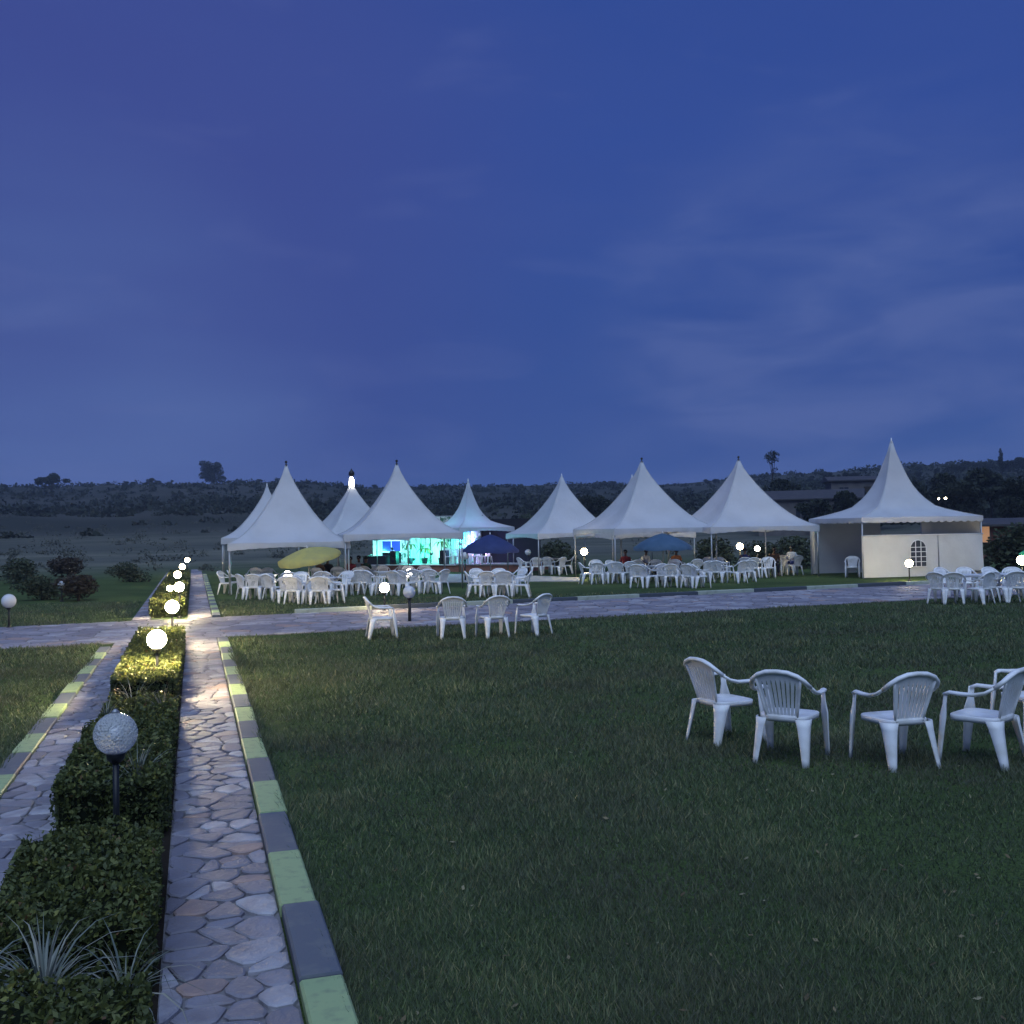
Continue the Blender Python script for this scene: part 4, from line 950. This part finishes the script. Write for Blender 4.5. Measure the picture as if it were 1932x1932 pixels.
def row(xs, y, where, group, faces=None, z=0, rnd=random.Random(21), jy=1.5):
    for i, x in enumerate(xs):
        f = faces[i % len(faces)] if faces else rnd.uniform(-180, 180)
        p = P(x, y+rnd.uniform(-jy, jy), z); k = p
        chair(k, f+rnd.uniform(-14, 14), f'white chair, {ORD[i]} from left in {where}', group, z=z)
GL = 'white plastic chairs under and before the left tents'
row([536, 556, 578, 597, 615, 632], 1139, 'the front row by the yellow parasol', GL, [-30, 10, 40, -20, 20, 80])
row([466, 482, 500, 517], 1130, 'the left row at the leftmost tent', GL, [60, 10, -15, 30])
row([430, 447], 1120, 'the pair beside the left tent poles', GL, [100, 80])
row([545, 572, 600, 628, 648], 1125, 'the second row behind the yellow parasol', GL, [0, 160, -40, 30, 200])
row([672, 690, 708, 728, 748, 768], 1122, 'the row behind the lit road lamp', GL, [-20, 15, 60, -70, 10, 30])
row([786, 801, 816, 829], 1119, 'the row right of the road lamp', GL, [10, -25, 20, -60])
row([480, 510, 590, 640, 668], 1113, 'the back row under the leftmost tent', GL, [180, 150, 200, 170, 190])
row([700, 724, 750, 775, 800], 1109, 'the back row under the second tent', GL, [180, 160, 210, 150, 190])
GM_ = 'white chairs round the small table before the stage'
row([897, 920, 942, 962, 984], 1127, 'the small stage-front group', GM_, [70, 0, -10, 20, -80])
row([905, 938, 975], 1119, 'the back of the small stage-front group', GM_, [150, 180, 210])
GC = 'white chairs under the centre right tents'
row([990, 1012, 1035, 1055, 1070], 1084, 'the far group beside the stage', GC, [60, 0, 20, -30, -90])
row([1109, 1128, 1150, 1171, 1187], 1101, 'the row right of the centre lamp', GC, [80, 20, -20, 40, 0])
row([1203, 1222, 1243, 1268, 1285, 1303, 1321], 1108, 'the front row below the faded blue parasol', GC, [0, 50, -30, 10, -50, 30, 70])
row([1125, 1160, 1200, 1236, 1275, 1310], 1095, 'the second row behind the faded blue parasol', GC, [180, 150, 0, 210, 170, -20])
row([1331, 1352, 1368, 1392, 1412], 1099, 'the row right of the faded blue parasol', GC, [-30, 20, 60, -20, 10])
row([1340, 1362, 1420, 1436, 1450], 1090, 'the back row at the right lamp', GC, [180, 160, 10, -60, 200])
row([1486, 1500], 1085, 'the pair at the row tents\' end', GC, [60, -20])
GR = 'white chairs round the table at the right edge'
row([1775, 1800, 1848, 1862, 1896, 1922], 1139, 'the right-edge group', GR, [60, 10, -40, 0, -30, 20], jy=2)
row([1790, 1830, 1880, 1915], 1127, 'the back of the right-edge group', GR, [150, 190, 170, 200], jy=1)
chair(P(1609, 1089), 200, 'chair standing in the open side of the walled tent', 'white chairs near the walled tent')
for i, x in enumerate([5.75, 6.2, 6.65, 7.1, 7.5, 7.9]):
    p = sl+us*x+vsn*(.6+.2*(i % 2)); chair(p, [160, 200, 175, 150, 190, 210][i], f'violet-lit white chair on the stage, {ORD[i]} from the left', 'chairs on the stage', z=hs)
# tables
def table_proto(w=.85):
    r = empty('plastic_table'); V = []; mb = MB()
    mb.box(-w/2, -w/2, .70, w/2, w/2, .72); mb.box(-w/2+.02, -w/2+.02, .655, w/2-.02, w/2-.02, .70); mb.build('tabletop', M['table'], r)
    for sx_ in (-1, 1):
        for sy_ in (-1, 1): MB().tube([(sx_*(w/2-.07), sy_*(w/2-.07), .66), (sx_*(w/2-.04), sy_*(w/2-.04), 0)], [.035, .022], 8).build('leg', M['table'], r, True)
    return r
TB = table_proto(); first = True
for x, y, lab in [(610, 1131, 'white table in the front row before the yellow parasol'), (492, 1122, 'white table beside the left tent poles'), (560, 1116, 'white table under the leftmost tent'), (730, 1115, 'white table behind the lit road lamp'),
                  (790, 1113, 'white table under the right side of the second tent'), (660, 1117, 'white table between the two big left tents'), (938, 1123, 'white table of the small group before the stage'),
                  (1037, 1080, 'white table of the far group beside the stage'), (1150, 1098, 'white table right of the lamp between the centre tents'), (1252, 1102, 'white table under the faded blue parasol'),
                  (1350, 1094, 'white table right of the faded blue parasol'), (1432, 1086, 'white table at the lit right lamp'), (1822, 1133, 'white table at the right edge, left one'), (1890, 1131, 'white table at the right edge, right one')]:
    o = TB if first else copy_tree(TB); first = False; o.location = P(x, y); o.rotation_euler = (0, 0, random.uniform(-.5, .5)); tag(o, lab, 'table', 'white plastic tables')

# ------------------------------------------------------------------ seated people
def skin_mesh(name, pts, edges, rad, m_, sub=1):
    me = bpy.data.meshes.new(name); me.from_pydata(pts, edges, []); o = bpy.data.objects.new(name, me); COL.objects.link(o)
    md = o.modifiers.new('s', 'SKIN'); md.use_smooth_shade = True
    for i, r in enumerate(rad): me.skin_vertices[0].data[i].radius = (r, r) if not isinstance(r, tuple) else r
    me.skin_vertices[0].data[0].use_root = True
    o.modifiers.new('u', 'SUBSURF').levels = sub
    dg = bpy.context.evaluated_depsgraph_get(); dg.update(); ev = bpy.data.meshes.new_from_object(o.evaluated_get(dg)); ev.name = name
    bpy.data.objects.remove(o); ev.materials.clear(); ev.materials.append(m_); ev.polygons.foreach_set('use_smooth', [True]*len(ev.polygons)); return ev
def skel():
    p = [(0, -.02, .50), (0, -.08, .68), (0, -.11, .90), (0, -.10, .98), (0, -.085, 1.06), (0, -.06, 1.16), (0, -.05, 1.22)]
    r = [.13, .12, (.15, .10), .055, .052, .082, .055]; e = [(0, 1), (1, 2), (2, 3), (3, 4), (4, 5), (5, 6)]
    for s in (-1, 1):
        b = len(p); p += [(s*.17, -.11, .92), (s*.21, -.04, .68), (s*.16, .16, .64), (s*.15, .22, .64)]; r += [.05, .042, .032, .028]; e += [(2, b), (b, b+1), (b+1, b+2), (b+2, b+3)]
        for q, dx in enumerate((-.026, -.009, .009, .026)):   # fingers
            c = len(p); L = (.05, .06, .058, .045)[q]; p += [(s*(.15+dx*s), .25, .642), (s*(.15+dx*s), .25+L, .635-.015)]; r += [.009, .007]; e += [(b+3, c), (c, c+1)]
        c = len(p); p += [(s*.118, .235, .64), (s*.105, .265, .63)]; r += [.010, .008]; e += [(b+3, c), (c, c+1)]
        b = len(p); p += [(s*.10, .02, .50), (s*.12, .42, .50), (s*.12, .44, .10), (s*.12, .46, .045), (s*.125, .58, .035)]; r += [.095, .065, .045, .042, .032]; e += [(0, b), (b, b+1), (b+1, b+2), (b+2, b+3), (b+3, b+4)]
    return p, e, r
p_, e_, r_ = skel()
body_me = skin_mesh('body', p_, e_, r_, M['skin'])
def shirt_me():
    p = [(0, -.02, .52), (0, -.08, .68), (0, -.11, .90), (0, -.10, .985)]; r = [.15, .14, (.17, .125), .075]; e = [(0, 1), (1, 2), (2, 3)]
    for s in (-1, 1): b = len(p); p += [(s*.17, -.11, .92), (s*.205, -.055, .72)]; r += [.07, .062]; e += [(2, b), (b, b+1)]
    return p, e, r
def trouser_me():
    p = [(0, -.02, .50)]; r = [.145]; e = []
    for s in (-1, 1): b = len(p); p += [(s*.10, .02, .50), (s*.12, .42, .505), (s*.12, .44, .12)]; r += [.11, .08, .062]; e += [(0, b), (b, b+1), (b+1, b+2)]
    return p, e, r
SH = skin_mesh('shirt', *shirt_me(), M['white']); TR = skin_mesh('trousers', *trouser_me(), M['dark'])
hm = MB(); hm.lathe([(.02, .105), (.06, .09), (.088, .05), (.095, .0), (.088, -.03)][::-1], 14, (0, -.075, 1.175)); HM = hm.mesh('hair', M['hair'], True)
fm = MB(); fm.add([(-.016, .0, 0), (.016, 0, 0), (0, .03, -.005), (0, 0, .05)], [(0, 1, 2), (1, 3, 2), (3, 0, 2), (0, 3, 1)]); NM = fm.mesh('nose', M['skin'])
em = MB()
for s in (-1, 1): em.lathe([(.002, -.012), (.012, 0), (.002, .012)], 8, (s*.032, 0, 0))
EM = em.mesh('eyes', M['white']); ear = MB()
for s in (-1, 1): ear.lathe([(.004, -.03), (.016, 0), (.004, .03)], 8, (s*.083, 0, 0))
EAR = ear.mesh('ears', M['skin'])
def person(x, y, face, shirt, trou, label, z=0):
    p = P(x, y); r = empty('person', (p.x, p.y, z), -YAW-radians(face)); r.scale = (.98,)*3; tag(r, label, 'person', 'people seated among the chairs')
    bd = link('body', body_me, r); sh = link('shirt', SH, r); tr = link('trousers', TR, r); link('hair', HM, r)
    for o, m_ in ((sh, shirt), (tr, trou)):
        o.material_slots[0].link = 'OBJECT'; o.material_slots[0].material = m_
    link('nose', NM, r, (0, .018, 1.15)); link('eyes', EM, r, (0, .012, 1.185)); link('ears', EAR, r, (0, -.055, 1.17))
    c = chair(p, face, 'chair under the '+label, 'white chairs with people on them', z=z)
C_ = lambda n, c: mat(n, c, .8, .1)
cr, cg, cbk, cw, cbl, cor, cbr = C_('dark_red_shirt', (.16, .02, .03)), C_('dark_green_shirt', (.02, .06, .04)), C_('black_shirt', (.015, .015, .02)), C_('pale_shirt', (.5, .52, .55)), C_('navy_shirt', (.03, .04, .12)), C_('orange_shirt', (.45, .15, .05)), C_('brown_shirt', (.14, .08, .05))
person(608, 1112, 40, cbr, M['dark'], 'person in a brown shirt behind the yellow parasol')
person(620, 1110, 150, cbk, M['dark'], 'person in black right of the brown-shirted one')
person(661, 1110, 180, cr, M['dark'], 'person in a dark red shirt between the left tents')
person(676, 1106, 200, cw, cbl, 'person in a pale shirt left of the stage')
person(693, 1108, 20, cg, M['dark'], 'person in dark green sitting before the stage')
person(1180, 1092, 200, cr, M['dark'], 'person in dark red left of the faded blue parasol')
person(1278, 1090, 170, cor, M['dark'], 'person in orange under the faded blue parasol')
person(1222, 1090, 150, cw, M['dark'], 'person in a pale top left under the faded blue parasol')
person(1406, 1089, 10, cbl, M['dark'], 'person in dark clothes in front of the lit right lamp')
person(1462, 1086, 190, cbr, M['dark'], 'person in brown right of the lit right lamp')
person(1493, 1081, -150, cw, cbl, 'person in a pale shirt near the right row end')

# ------------------------------------------------------------------ evening haze
hb = MB().box(-1420, -1420, -3, 1420, 1420, 46); hz_m = bpy.data.materials.new('haze_air'); hz_m.use_nodes = True; t = hz_m.node_tree; t.nodes.clear()
o_ = N(t, 'ShaderNodeOutputMaterial'); pv = N(t, 'ShaderNodeVolumePrincipled'); pv.inputs['Color'].default_value = (.62, .74, 1, 1); pv.inputs['Density'].default_value = .0004; t.links.new(pv.outputs[0], o_.inputs['Volume'])
ho = hb.build('haze', hz_m); tag(ho, 'thin blue evening haze over the fields', kind='stuff')
